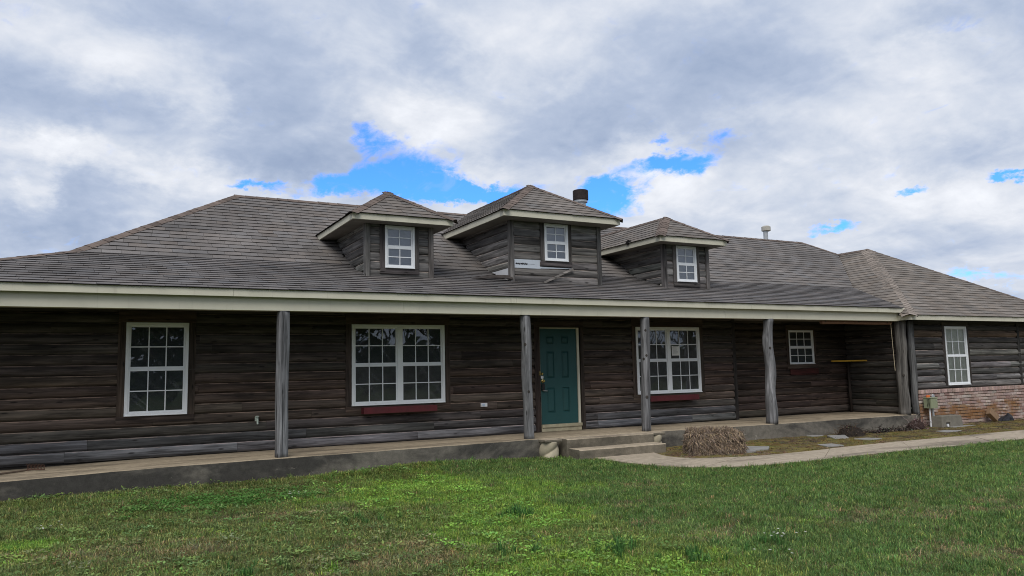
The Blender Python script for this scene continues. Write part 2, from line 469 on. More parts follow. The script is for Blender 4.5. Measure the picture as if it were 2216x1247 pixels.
class MB:
    def __init__(s):
        s.v, s.f, s.mi, s.tint = [], [], [], []

    def add(s, verts, faces, mi=0, tint=None):
        o = len(s.v)
        s.v += [tuple(p) for p in verts]
        s.f += [tuple(i+o for i in f) for f in faces]
        s.mi += [mi]*len(faces)
        s.tint += [tint or (1, 1, 1)]*len(verts)
        return s

    def box(s, x0, x1, y0, y1, z0, z1, mi=0, tint=None):
        v = [(x, y, z) for z in (z0, z1) for y in (y0, y1) for x in (x0, x1)]
        return s.add(v, [(0, 2, 3, 1), (4, 5, 7, 6), (0, 1, 5, 4), (2, 6, 7, 3), (0, 4, 6, 2), (1, 3, 7, 5)], mi, tint)

    def prism(s, poly, d, mi=0):
        """extrude a planar polygon by vector d"""
        n = len(poly)
        a = [Vector(p) for p in poly]
        b = [p+Vector(d) for p in a]
        f = [tuple(range(n))[::-1], tuple(range(n, 2*n))]
        f += [(i, (i+1) % n, n+(i+1) % n, n+i) for i in range(n)]
        return s.add(a+b, f, mi)

    def tube(s, pts, rads, n=8, mi=0, cap=True, tint=None, squash=None):
        pts = [Vector(p) for p in pts]
        if not hasattr(rads, '__len__'):
            rads = [rads]*len(pts)
        V, F = [], []
        up = Vector((.13, .07, 1))
        for i, p in enumerate(pts):
            t = (pts[min(i+1, len(pts)-1)]-pts[max(i-1, 0)]).normalized()
            u = t.cross(up if abs(t.dot(up.normalized())) < .95 else Vector((1, .1, 0))).normalized()
            w = t.cross(u)
            for j in range(n):
                a = 2*math.pi*j/n
                rr = rads[i]
                V.append(p+u*math.cos(a)*rr+w*math.sin(a)*rr*(squash or 1))
        for i in range(len(pts)-1):
            for j in range(n):
                F.append((i*n+j, i*n+(j+1) % n, (i+1)*n+(j+1) % n, (i+1)*n+j))
        if cap:
            F.append(tuple(range(n))[::-1])
            F.append(tuple(range((len(pts)-1)*n, len(pts)*n)))
        return s.add(V, F, mi, tint)

    def lathe(s, c, prof, n=16, mi=0, axis='z'):
        V, F = [], []
        for (r, h) in prof:
            for j in range(n):
                a = 2*math.pi*j/n
                q = (r*math.cos(a), r*math.sin(a), h)
                if axis == 'y':
                    q = (q[0], q[2], q[1])
                V.append(Vector(c)+Vector(q))
        for i in range(len(prof)-1):
            for j in range(n):
                F.append((i*n+j, i*n+(j+1) % n, (i+1)*n+(j+1) % n, (i+1)*n+j))
        F.append(tuple(range(n))[::-1])
        F.append(tuple(range((len(prof)-1)*n, len(prof)*n)))
        return s.add(V, F, mi)

    def mesh(s, name, mats, off=Vector((0, 0, 0)), tint=False, smooth=False):
        me = bpy.data.meshes.new(name)
        me.from_pydata([tuple(Vector(p)-off) for p in s.v], [], s.f)
        for m in (mats if isinstance(mats, (list, tuple)) else [mats]):
            me.materials.append(m)
        if any(s.mi):
            me.polygons.foreach_set('material_index', s.mi)
        if tint:
            at = me.color_attributes.new('tint', 'FLOAT_COLOR', 'POINT')
            at.data.foreach_set('color', np.hstack([np.array(s.tint, float), np.ones((len(s.tint), 1))]).ravel())
        if smooth:
            me.polygons.foreach_set('use_smooth', [True]*len(me.polygons))
        me.update()
        return me


WLOC = {}


def link(name, data, parent=None, wloc=(0, 0, 0)):
    o = bpy.data.objects.new(name, data)
    COL.objects.link(o)
    wl = Vector(wloc)
    if parent is not None:
        o.parent = parent
        o.location = wl-WLOC[parent.name]
    else:
        o.location = wl
    WLOC[o.name] = wl
    return o


def tag(o, label=None, cat=None, group=None, kind=None):
    for kk, v in (('label', label), ('category', cat), ('group', group), ('kind', kind)):
        if v:
            o[kk] = v
    return o


def empty(name, loc, label, cat, group=None):
    return tag(link(name, None, None, loc), label, cat, group)


def obj(name, mb, mats, parent=None, color=None, bevel=0, tint=False, smooth=False, kind=None):
    wl = WLOC[parent.name] if parent is not None else Vector((0, 0, 0))
    if parent is None and mb.v:
        a = np.array(mb.v)
        wl = Vector(((a[:, 0].min()+a[:, 0].max())/2, (a[:, 1].min()+a[:, 1].max())/2, a[:, 2].min()))
    o = link(name, mb.mesh(name, mats, wl, tint, smooth), parent, wl)
    if color:
        o.color = (*color, 1)
    if bevel:
        bv = o.modifiers.new('bevel', 'BEVEL')
        bv.width = bevel
        bv.segments = 2
        bv.limit_method = 'ANGLE'
    if kind:
        o['kind'] = kind
    return o


def jit(c, a=.12):
    f = 1+rnd.gauss(0, a)
    return tuple(max(.004, v*f*(1+rnd.gauss(0, .02))) for v in c)


# ------------------------------------------------------------------ scatter by points (grass, litter)


def scatter(name, pts, rot, scl, idx, tint, sources, kind='stuff'):
    me = bpy.data.meshes.new(name)
    me.vertices.add(len(pts))
    me.vertices.foreach_set('co', np.asarray(pts, np.float32).ravel())
    for an, ty, dat, key in (('rot', 'FLOAT_VECTOR', rot, 'vector'), ('scl', 'FLOAT', scl, 'value'), ('pick', 'INT', idx, 'value')):
        at = me.attributes.new(an, ty, 'POINT')
        at.data.foreach_set(key, np.asarray(dat).ravel())
    at = me.attributes.new('tint', 'FLOAT_COLOR', 'POINT')
    at.data.foreach_set('color', np.hstack([np.asarray(tint, float), np.ones((len(pts), 1))]).ravel())
    o = link(name, me)
    o['kind'] = kind
    c = bpy.data.collections.new(name+'_sources')
    for s in sources:
        c.objects.link(s)
    g = bpy.data.node_groups.new(name, 'GeometryNodeTree')
    g.interface.new_socket('Geometry', in_out='INPUT', socket_type='NodeSocketGeometry')
    g.interface.new_socket('Geometry', in_out='OUTPUT', socket_type='NodeSocketGeometry')
    k = NT(g)
    gi = k.n('NodeGroupInput')
    ci = k.n('GeometryNodeCollectionInfo', {'Collection': c, 'Separate Children': True, 'Reset Children': True})

    def na(n_, t):
        nd = k.n('GeometryNodeInputNamedAttribute', data_type=t)
        nd.inputs['Name'].default_value = n_
        return nd.outputs['Attribute']
    io = k.n('GeometryNodeInstanceOnPoints', {'Points': gi.outputs[0], 'Instance': ci.outputs[0], 'Pick Instance': True,
                                             'Instance Index': na('pick', 'INT'), 'Scale': na('scl', 'FLOAT')})
    er = k.n('FunctionNodeEulerToRotation', {0: na('rot', 'FLOAT_VECTOR')})
    g.links.new(er.outputs[0], io.inputs['Rotation'])
    k.n('NodeGroupOutput', {0: io.outputs[0]})
    o.modifiers.new('scatter', 'NODES').node_group = g
    return o


def source(name, verts, faces, shade, material):
    me = bpy.data.meshes.new(name)
    me.from_pydata(verts, [], faces)
    me.materials.append(material)
    at = me.color_attributes.new('shade', 'FLOAT_COLOR', 'POINT')
    at.data.foreach_set('color', np.hstack([np.array(shade, float), np.ones((len(shade), 1))]).ravel())
    return bpy.data.objects.new(name, me)


# ================================================================== GROUND
def lawn_h(x, y):
    h = -.365+.02*noise.noise(Vector((x*.5, y*.5, 1)))
    h += .10*math.exp(-((x+3.2)/1.6)**2-((y+.1)/.7)**2)          # ground heaped against the slab
    h += .045*math.exp(-((x+8)/2.5)**2-((y+.2)/1.2)**2)
    return h


PATH_OUT = [(-.15, -.66), (-.12, -1.6), (.05, -2.35), (.5, -2.95), (1.4, -3.28), (2.8, -3.33), (4.3, -3.3), (7, -3.38), (9.6, -3.46), (14, -3.62), (22, -3.9)]
PATH_IN = [(1.25, -.66), (1.0, -1.3), (1.05, -1.75), (1.5, -2.06), (2.5, -2.3), (3.6, -2.3), (4.8, -2.24), (6.4, -2.2), (10.9, -2.3), (14, -2.42), (22, -2.75)]


def path_y(x, L):
    for (x0, y0), (x1, y1) in zip(L[3:], L[4:]):
        if x0 <= x <= x1:
            return y0+(y1-y0)*(x-x0)/(x1-x0)
    return L[3][1] if x < L[3][0] else L[-1][1]


def on_lawn(x, y):
    if y > -.02 and x > -11.4:
        return False
    if x < -.55:
        return True
    if x < 1.6 and y > -.68:
        return False
    if x < .5:
        if y > -2.95:
            xo = np.interp(y, [-2.95, -2.35, -1.6, -.66], [.5, .05, -.12, -.15])
            return x < xo
        return True
    return y < path_y(x, PATH_OUT)


def build_ground():
    xs = [-500, -200, -80, -40, -22]+[-16+.25*i for i in range(153)]+[26, 40, 90, 200, 500]
    ys = [-500, -200, -90, -50, -30, -22]+[-16+.25*i for i in range(69)]+[3, 8, 20, 60, 200, 500]
    V = []
    for yy in ys:
        for xx in xs:
            near = -16 <= xx <= 22.3 and -16 <= yy <= 1.2
            z = lawn_h(xx, yy) if near else -.365
            if near and not on_lawn(xx, yy):
                z = min(z, -.39)
            V.append((xx, yy, z))
    n = len(xs)
    F = [(j*n+i, j*n+i+1, (j+1)*n+i+1, (j+1)*n+i) for j in range(len(ys)-1) for i in range(n-1)]
    me = bpy.data.meshes.new('ground')
    me.from_pydata(V, [], F)
    me.materials.append(SOIL)
    me.polygons.foreach_set('use_smooth', [True]*len(F))
    tag(link('ground', me), kind='structure')


build_ground()


def resample(L, step):
    out = []
    for (a, b) in zip(L, L[1:]):
        n = max(1, int(math.dist(a, b)/step))
        for i in range(n):
            t = i/n
            out.append((a[0]+(b[0]-a[0])*t, a[1]+(b[1]-a[1])*t))
    out.append(L[-1])
    return out


def build_path():
    # both edges sampled to the same count, then cut into poured slabs with open joints
    N = 140

    def samp(L):
        d = [0]
        for a, b in zip(L, L[1:]):
            d.append(d[-1]+math.dist(a, b))
        t = np.linspace(0, d[-1], N)
        return np.stack([np.interp(t, d, [p[0] for p in L]), np.interp(t, d, [p[1] for p in L])], 1)

    def smooth(a):
        b = a.copy()
        for _ in range(6):
            b[1:-1] = (b[:-2]+b[1:-1]*2+b[2:])/4
        return b
    A, B = smooth(samp(PATH_OUT)), smooth(samp(PATH_IN))
    root = tag(link('path', None, None, (4, -2.8, -.4)), kind='structure')
    i0 = 0
    per = 14
    while i0 < N-1:
        i1 = min(N-1, i0+per)
        mb = MB()
        idx = list(range(i0, i1+1))
        top = -.318+rnd.uniform(-.004, .004)
        rings = []
        for q, i in enumerate(idx):
            a, b = Vector((*A[i], top)), Vector((*B[i], top))
            if q == 0 or q == len(idx)-1:
                j = min(max(i+(1 if q == 0 else -1), 0), N-1)
                d = ((Vector((*A[j], top))-a).normalized())*.0035
                a = a+d
                b = b+d
            z = Vector((0, 0, .1))
            rings.append([a-z, a, b, b-z])
        V = [p for r in rings for p in r]
        F = []
        for q in range(len(rings)-1):
            for e in range(3):
                F.append((q*4+e, q*4+e+1, (q+1)*4+e+1, (q+1)*4+e))
        F += [(3, 2, 1, 0), tuple(len(V)-4+e for e in range(4))]
        mb.add(V, F)
        obj('path_slab', mb, PATHC, root, bevel=.008)
        i0 = i1


build_path()


def build_bed():
    V, F = [], []
    nx, ny = 130, 18
    for i in range(nx):
        x = 1.1+i*(20.5/(nx-1))
        y0 = path_y(max(x, 1.5), PATH_IN)-.04 if x > 1.5 else -1.95
        y1 = .4 if x > 10 else .03
        for j in range(ny):
            y = y0+(y1-y0)*j/(ny-1)
            z = -.348+.016*noise.noise(Vector((x*1.7, y*1.7, 4)))+.008*noise.noise(Vector((x*7, y*7, 2)))
            z += .03*math.exp(-((x-3.3)/2.2)**2)*(j/(ny-1))-.02*min(1, max(0, (x-6)/4))*(j/(ny-1))
            if j == 0:
                z = -.345
            V.append((x, y, z))
    for i in range(nx-1):
        for j in range(ny-1):
            F.append((i*ny+j, (i+1)*ny+j, (i+1)*ny+j+1, i*ny+j+1))
    me = bpy.data.meshes.new('planting_bed')
    me.from_pydata(V, [], F)
    me.materials.append(BED)
    me.polygons.foreach_set('use_smooth', [True]*len(F))
    tag(link('planting_bed', me), kind='structure')


build_bed()

# ================================================================== HOUSE
D, D2, WY = 1.4724, 1.87, .088
HOUSE = empty('house', (2, 4, -.36), 'long low dark log-sided house with brown shingle roof, three dormers and front porch', 'house')

# ---- porch slab (its top sags a little towards both ends, as poured)


def slab_z(x):
    return float(np.interp(x, [-11.4, -9.4, -8.5, -7.3, -5, -1, 1.8, 6, 10.5], [-.045, -.035, -.016, .008, .014, .028, .014, -.014, -.024]))


def build_slab():
    mb = MB()
    xs = [-11.35+.25*i for i in range(88)]
    xs = [x for x in xs if x < 10.42]+[10.425]
    V, F = [], []
    for x in xs:
        z = slab_z(x)
        e = .006*noise.noise(Vector((x*3, 0, 0)))
        V += [(x, e, -.5), (x, e, z-.012+e), (x, .014+e, z), (x, 2.1, min(z, -.001) if x < 5.5 else z), (x, 2.1, -.5)]
    m = len(xs)
    for i in range(m-1):
        for j in range(4):
            F.append((i*5+j, (i+1)*5+j, (i+1)*5+j+1, i*5+j+1))
    F += [(0, 1, 2, 3, 4), tuple((m-1)*5+j for j in range(5))[::-1]]
    mb.add(V, F)
    # left return of the porch
    mb.box(-11.35, -9.7, 2.1, 11, -.5, -.03)
    return obj('porch_slab', mb, SLAB, HOUSE)


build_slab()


def top_z(x, y):
    return slab_z(x)


# ---- log siding
ZC = .171


def profile(za, zb, z0, bulge=.055, h=ZC):
    """(depth, z) outline of one rounded log board between heights za and zb"""
    ks = [0, .04, .075, .20, .42, .62, .80, .905, .92, 1]
    dp = [.0, .0, .50, .84, 1.0, .97, .76, .48, .34, .16]
    zs = sorted({za, zb} | {z0+k_*h for k_ in ks if za < z0+k_*h < zb})
    return [(bulge*float(np.interp((z-z0)/h, ks, dp)), z) for z in zs]


def board(parent, axis, base, out, a0, a1, za, zb, z0, color, bulge=.055, h=ZC):
    """axis 0: runs along x, lies at y=base, bulges to y-; axis 1: runs along y, lies at x=base, bulges to x-"""
    if a1-a0 < .02 or zb-za < .012:
        return
    n = max(2, int((a1-a0)/.45)+1)
    seed = rnd.uniform(0, 99)
    V, F = [], []
    g = .0018
    pr = profile(za, zb, z0, bulge, h)
    m = len(pr)+2
    lift = rnd.uniform(-.003, .003)
    for i in range(n):
        a = a0+g+(a1-a0-2*g)*i/(n-1)
        wv = .004*noise.noise(Vector((a*1.1, seed, 0)))
        wz = .004*noise.noise(Vector((a*.8, seed, 5)))
        ring = [(0, za)]+[(d_+wv+lift, z_+(wz if za+.01 < z_ < zb-.01 else 0)) for d_, z_ in pr]+[(0, zb)]
        for d_, z_ in ring:
            if axis == 0:
                V.append((a, base-d_, z_))
            else:
                V.append((base-d_, a, z_))
    for i in range(n-1):
        for j in range(m-1):
            f = (i*m+j, (i+1)*m+j, (i+1)*m+j+1, i*m+j+1)
            F.append(f if axis == 0 else f[::-1])
    F += [tuple(range(m)), tuple((n-1)*m+j for j in range(m))[::-1]]
    mb = MB().add(V, F)
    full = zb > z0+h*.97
    mb.tint = [((1, 1, 1) if (full and i % m in (m-2, m-3)) else (0, 0, 0)) for i in range(len(V))]  # top-edge vertices carry the painted light strip
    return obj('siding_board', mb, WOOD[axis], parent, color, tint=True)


def siding(parent, axis, base, a0, a1, z0, z1, holes, colf, joints=(2.4, 4.6), h=ZC, bulge=.055, avoid=()):
    nc = int(math.ceil((z1-z0)/h-.15))
    for c in range(nc):
        za, zb = z0+c*h, min(z0+(c+1)*h, z1)
        cuts = [a0]
        a = a0+rnd.uniform(.8, joints[1])
        while a < a1-.7:
            cuts.append(a)
            a += rnd.uniform(*joints)
        cuts.append(a1)
        for s0, s1 in zip(cuts, cuts[1:]):
            spans = [(s0, s1)]
            col = colf(c, (s0+s1)/2)
            for (h0, h1, hz0, hz1) in holes:
                nxt = []
                for p0, p1 in spans:
                    if h1 <= p0 or h0 >= p1 or hz1 <= za+.004 or hz0 >= zb-.004:
                        nxt.append((p0, p1))
                        continue
                    if p0 < h0:
                        nxt.append((p0, h0))
                    if p1 > h1:
                        nxt.append((h1, p1))
                    m0, m1 = max(p0, h0), min(p1, h1)
                    board(parent, axis, base, 1, m0, m1, za, min(zb, hz0), za, col, bulge, h)
                    board(parent, axis, base, 1, m0, m1, max(za, hz1), zb, za, col, bulge, h)
                spans = nxt
            for p0, p1 in spans:
                board(parent, axis, base, 1, p0, p1, za, zb, za, col, bulge, h)


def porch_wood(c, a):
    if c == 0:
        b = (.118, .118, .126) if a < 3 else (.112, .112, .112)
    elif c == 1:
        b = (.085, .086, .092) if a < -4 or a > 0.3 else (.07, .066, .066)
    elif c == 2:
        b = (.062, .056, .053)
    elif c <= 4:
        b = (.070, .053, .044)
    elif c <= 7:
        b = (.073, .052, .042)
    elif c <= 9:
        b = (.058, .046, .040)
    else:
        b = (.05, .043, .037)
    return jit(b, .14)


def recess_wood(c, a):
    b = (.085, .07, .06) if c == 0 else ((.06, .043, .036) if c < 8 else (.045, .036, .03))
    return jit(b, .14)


def side_wood(c, a):
    return jit((.05, .045, .04) if c else (.075, .066, .058), .14)


def wing_wood(c, a):
    b = [(.105, .10, .098), (.13, .128, .125), (.075, .072, .07), (.12, .116, .112), (.05, .048, .046), (.115, .108, .10), (.06, .056, .052), (.04, .038, .036), (.10, .068, .046), (.042, .038, .035), (.03, .028, .027), (.03, .028, .027), (.03, .028, .027)][min(c, 12)]
    return jit(b, .14)


TRIMW = (.055, .040, .032)


def trim(parent, name, x0, x1, y0, y1, z0, z1, color=TRIMW, axis=2, amt=.12):
    return obj(name, MB().box(x0, x1, y0, y1, z0, z1), WOOD[axis], parent, jit(color, amt), bevel=.004)


# windows of the front: (x0, x1, z0, z1)
W1 = (-7.915, -6.955, .703, 2.25)
W2 = (-4.112, -2.22, .716, 2.25)
W3 = (2.518, 4.414, .707, 2.25)
W4 = (7.862, 8.792, 1.315, 2.222)
W5 = (11.80, 12.77, .664, 2.25)
DOOR = (-.045, .985, .03, 2.25)
BI = D+.036                                                    # back of the boards

FW = obj('front_wall', MB().box(-9.8, 5.5, BI+.02, BI+.14, -.3, 2.62), UNDER, HOUSE)
siding(FW, 0, BI, -9.8, 5.47, .012, 2.46, [W1, W2, W3, (DOOR[0]-.02, DOOR[1]+.02, 0, DOOR[3]+.02)], porch_wood)
obj('corner_trim', MB().box(5.47, 5.585, D-.012, 1.9, .0, 2.46), WOOD[2], FW, (.028, .024, .022), bevel=.006)
RW = obj('recess_wall', MB().box(5.5, 10.12, D2+.056, D2+.15, -.3, 2.62), UNDER, HOUSE)
siding(RW, 0, D2+.036, 5.59, 10.10, .005, 2.46, [W4], recess_wood)
SW = obj('wing_side_wall', MB().box(10.16, 10.26, .2, D2+.1, -.3, 2.62), UNDER, HOUSE)
siding(SW, 1, 10.14, .12, D2, -.015, 2.46, [], side_wood, joints=(3, 4))
WW = obj('wing_front_wall', MB().box(10.3, 17.3, WY+.056, WY+.16, .55, 2.6), UNDER, HOUSE)
siding(WW, 0, WY+.036, 10.36, 17.3, .592, 2.44, [W5], wing_wood, joints=(2.6, 4.2))
obj('left_wall', MB().box(-9.8, -9.7, D+.2, 10.9, -.3, 2.62), WOOD[1], HOUSE, (.05, .04, .035))
obj('back_wall', MB().box(-9.8, 17.3, 10.9, 11.0, -.3, 2.62), WOOD[0], HOUSE, (.05, .04, .035))
obj('wing_right_wall', MB().box(17.3, 17.4, WY, 10.9, -.3, 2.6), WOOD[1], HOUSE, (.05, .04, .035))

# trim boards round the openings
ty0, ty1 = D-.022, BI


def window_trim(parent, w, y0, y1, wd=.115, top=True, bottom=True, color=TRIMW, topz=2.455):
    x0, x1, z0, z1 = w
    trim(parent, 'trim_board', x0-wd, x0-.004, y0, y1, z0-(.004 if bottom else 0), z1+.004, color)
    trim(parent, 'trim_board', x1+.004, x1+wd, y0, y1, z0-(.004 if bottom else 0), z1+.004, color)
    if top:
        trim(parent, 'trim_board', x0-wd, x1+wd, y0-.002, y1, z1+.006, topz, color, 0)
    if bottom:
        trim(parent, 'trim_board', x0-wd, x1+wd, y0-.002, y1, z0-.115, z0-.006, color, 0)


window_trim(FW, W1, ty0, ty1)
window_trim(FW, W2, ty0, ty1)
window_trim(FW, W3, ty0, ty1)
window_trim(RW, W4, D2-.022, D2+.036, .09, topz=2.36)
window_trim(WW, W5, WY-.022, WY+.036, .10, topz=2.37, color=(.05, .042, .037), bottom=False)
trim(FW, 'trim_board', DOOR[0]-.115, DOOR[0]+.022, ty0, ty1, .012, 2.226, (.05, .036, .03))
trim(FW, 'trim_board', DOOR[1]+.02, DOOR[1]+.105, ty0, ty1, .012, 2.226, (.05, .038, .032))
trim(FW, 'trim_board', DOOR[0]-.115, DOOR[1]+.105, ty0-.002, ty1, 2.228, 2.345, (.045, .033, .028), 0)
trim(WW, 'trim_board', 15.2, 15.32, WY-.02, WY+.036, .6, 2.40, (.035, .03, .028))
o = trim(RW, 'apron_board', 7.86, 8.93, D2-.03, D2+.03, 1.03, 1.195, (.075, .022, .02), 0)
o['label'] = 'dark red stained board under the small window'


def make_window(w, y, cols, rows, units=1, backing=DARKROOM, fw=.05, parent=HOUSE, low_backing=None, depth=.06, name='window', rail=.028):
    """double-hung window facing -y; y is the outer face of the frame"""
    x0, x1, z0, z1 = w
    F = MB()
    F.box(x0, x0+fw, y, y+depth, z0, z1)
    F.box(x1-fw, x1, y, y+depth, z0, z1)
    F.box(x0+fw, x1-fw, y, y+depth, z1-fw, z1)
    F.box(x0+fw, x1-fw, y-.012, y+depth, z0, z0+fw)
    F.box(x0+.005, x1-.005, y-.025, y, z0+.002, z0+.018)
    win = obj(name, F, VINYL, parent, bevel=.003)
    ux = (x1-x0-2*fw)/units
    zm = (z0+z1)/2
    mull = .09
    for u in range(units):
        a0 = x0+fw+u*ux+(mull/2 if u else 0)
        a1 = x0+fw+(u+1)*ux-(mull/2 if u < units-1 else 0)
        if u:
            obj('mullion', MB().box(a0-mull, a0, y+.001, y+depth, z0+fw, z1-fw), VINYL, win, bevel=.003)
        for half in (0, 1):
            b0, b1 = (z0+fw, zm) if half == 0 else (zm, z1-fw)
            yy = y+.012 if half == 0 else y+.026
            s = MB()
            s.box(a0, a0+rail, yy, yy+.02, b0, b1)
            s.box(a1-rail, a1, yy, yy+.02, b0, b1)
            r0, r1 = (rail, .036) if half == 0 else (.036, rail)
            s.box(a0+rail, a1-rail, yy, yy+.02, b0, b0+r0)
            s.box(a0+rail, a1-rail, yy, yy+.02, b1-r1, b1)
            obj('sash', s, VINYL, win, bevel=.002)
            p0, p1, q0, q1 = a0+rail, a1-rail, b0+r0, b1-r1
            hr = rows//2
            bw = .0085
            for i in range(1, cols):
                xc = p0+(p1-p0)*i/cols
                obj('muntin', MB().box(xc-bw, xc+bw, yy+.004, yy+.012, q0, q1), VINYL, win)
            for j in range(1, hr):
                zc = q0+(q1-q0)*j/hr
                obj('muntin', MB().box(p0, p1, yy+.0065, yy+.0105, zc-bw, zc+bw), VINYL, win)
            for i in range(cols):
                for j in range(hr):
                    c0, c1 = p0+(p1-p0)*i/cols, p0+(p1-p0)*(i+1)/cols
                    d0, d1 = q0+(q1-q0)*j/hr, q0+(q1-q0)*(j+1)/hr
                    t1, t2 = rnd.uniform(-.0012, .0012), rnd.uniform(-.0012, .0012)
                    pm = MB().add([(c0+.001, yy+.0135+t1, d0+.001), (c1-.001, yy+.0135-t1, d0+.001), (c1-.001, yy+.0135-t2, d1-.001), (c0+.001, yy+.0135+t2, d1-.001)], [(0, 1, 2, 3)])
                    obj('pane', pm, GLASS, win)
            bk = backing if half or low_backing is None else low_backing
            nm = {'dark_room': 'dark_interior', 'dim_room_reflection': 'dim_backing', 'grey_window_blind': 'blind', 'beige_curtain': 'curtain'}[bk.name]
            if bk is CURTAIN:
                V, FF = [], []
                nn = 24
                for i in range(nn+1):
                    xx = a0+(a1-a0)*i/nn
                    dy = .008*math.sin(i*1.9)+.004*math.sin(i*.9)
                    V += [(xx, yy+.034+dy*.5, b0), (xx, yy+.034+dy*.5, b1)]
                for i in range(nn):
                    FF.append((2*i, 2*i+2, 2*i+3, 2*i+1))
                obj(nm, MB().add(V, FF), bk, win, smooth=True)
            else:
                obj(nm, MB().box(a0, a1, yy+.031, yy+.036, b0, b1), bk, win)
    return win


YF = D-.03
w = make_window(W1, YF, 3, 4)
w['label'] = 'tall single white window at the left end of the porch'
w = make_window(W2, YF, 3, 4, 2, DARKROOM, low_backing=DIMROOM)
w['label'] = 'double white window left of the green door'
w = make_window(W3, YF, 3, 4, 2, DIMROOM, low_backing=DIMROOM)  # upper backing painted lighter to stand for bright reflections
w['label'] = 'double white window right of the green door'
w = make_window(W4, D2-.03, 3, 4, 1, DARKROOM, fw=.034, rail=.018)
w['label'] = 'small white window high on the recessed wall'
w = make_window(W5, WY-.03, 3, 4, 1, CURTAIN)
w['label'] = 'tall white curtained window above the brick'

# ---- front door
DZ = .166


def build_door():
    y = D+.012
    px = [(.15, .345), (.531, .711)]
    pz = [(.403, .936), (1.137, 1.707), (1.868, 2.033)]
    lf = MB().box(.0, .914, y+.02, y+.04, DZ, DZ+2.03)
    gx = [.0, .15, .345, .531, .711, .914]
    gz = [DZ, .403, .936, 1.137, 1.707, 1.868, 2.033, DZ+2.03]
    for i in range(5):
        for j in range(7):
            if not (i % 2 and j % 2):
                lf.add([(gx[i], y, gz[j]), (gx[i+1], y, gz[j]), (gx[i+1], y, gz[j+1]), (gx[i], y, gz[j+1])], [(0, 1, 2, 3)])
    lf.add([(0, y, DZ), (0, y, DZ+2.03), (0, y+.02, DZ+2.03), (0, y+.02, DZ)], [(0, 1, 2, 3)])
    lf.add([(.914, y, DZ), (.914, y, DZ+2.03), (.914, y+.02, DZ+2.03), (.914, y+.02, DZ)], [(3, 2, 1, 0)])
    root = obj('front_door', lf, DOORGREEN, HOUSE)
    for (a, b) in px:
        for (c, d) in pz:
            m = MB()
            # moulded ring round a raised field
            e, f = .018, .045
            o_ = [(a, c), (b, c), (b, d), (a, d)]
            i1 = [(a+e, c+e), (b-e, c+e), (b-e, d-e), (a+e, d-e)]
            i2 = [(a+f, c+f), (b-f, c+f), (b-f, d-f), (a+f, d-f)]
            V = [(p[0], y-.001, p[1]) for p in o_]+[(p[0], y-.006, p[1]) for p in [(a+.005, c+.005), (b-.005, c+.005), (b-.005, d-.005), (a+.005, d-.005)]]
            V += [(p[0], y+.012, p[1]) for p in i1]+[(p[0], y-.009, p[1]) for p in i2]
            F = []
            for r_ in range(3):
                for q in range(4):
                    F.append((r_*4+q, r_*4+(q+1) % 4, (r_+1)*4+(q+1) % 4, (r_+1)*4+q))
            F.append((12, 13, 14, 15))
            m.add(V, F)
            obj('door_panel', m, DOORGREEN, root)
    fr = MB()
    fr.box(-.022, -.006, D+.004, BI, DZ-.03, DZ+2.05)
    fr.box(-.006, .92, D+.0, BI, DZ+2.034, DZ+2.056)
    fr.box(.92, .975, D-.012, BI, DZ-.13, DZ+2.056)
    obj('door_frame', fr, TRIM, root, bevel=.004)
    th = MB()
    th.box(-.03, .97, D-.07, BI, .10, .163)
    th.box(-.03, .97, D-.045, BI, .012, .098)
    obj('threshold', th, flat_mat('worn_threshold', (.40, .36, .25), .7, .3, .25, 7.0, dirt=(.16, .12, .07)), root, bevel=.004)
    obj('deadbolt', MB().lathe((.028, y, 1.233), [(.032, 0), (.032, -.012), (.02, -.03), (.018, -.034)], 14, 0, 'y'), BRASS, root)
    obj('strike_plate', MB().box(-.05, -.028, D-.03, D-.0225, 1.20, 1.285), BRASS, root)
    obj('label_plate', MB().box(.004, .062, y-.006, y, 1.13, 1.185), WHITEP, root)
    obj('door_knob', MB().lathe((.042, y, 1.078), [(.034, 0), (.034, -.008), (.012, -.014), (.012, -.035), (.027, -.046), (.03, -.06), (.02, -.074)], 16, 0, 'y'), BRASS, root)
    lb = MB()
    lb.box(.008, .075, y-.045, y-.004, .885, 1.02)
    lb.tube([(.02, y-.02, 1.02), (.022, y-.022, 1.06), (.042, y-.03, 1.075), (.06, y-.022, 1.06), (.062, y-.02, 1.02)], .006, 6)
    obj('lock_box', lb, BLACK, root, bevel=.006)
    obj('lever_handle', MB().tube([(.03, y, .878), (.03, y-.04, .878), (.04, y-.055, .876), (.125, y-.055, .868)], [.012, .011, .011, .009], 8), STEEL, root)


build_door()

# ---- flower boxes, outlet, faucet


def flower_box(x0, x1, zt, zb):
    yb, yf = D-.022, D-.2
    m = MB()
    t = .015
    m.box(x0, x1, yf, yf+t, zb, zt)
    m.box(x0, x1, yb-t, yb, zb, zt)
    m.box(x0, x0+t, yf+t, yb-t, zb, zt)
    m.box(x1-t, x1, yf+t, yb-t, zb, zt)
    m.box(x0+t, x1-t, yf+t, yb-t, zb, zb+t)
    b = obj('window_box', m, REDPAINT, HOUSE, bevel=.002)
    b['label'] = 'empty dark red flower box under a double window'
    obj('dried_soil', MB().box(x0+t, x1-t, yf+t, yb-t, zb+t, zt-.03), SOIL, b)


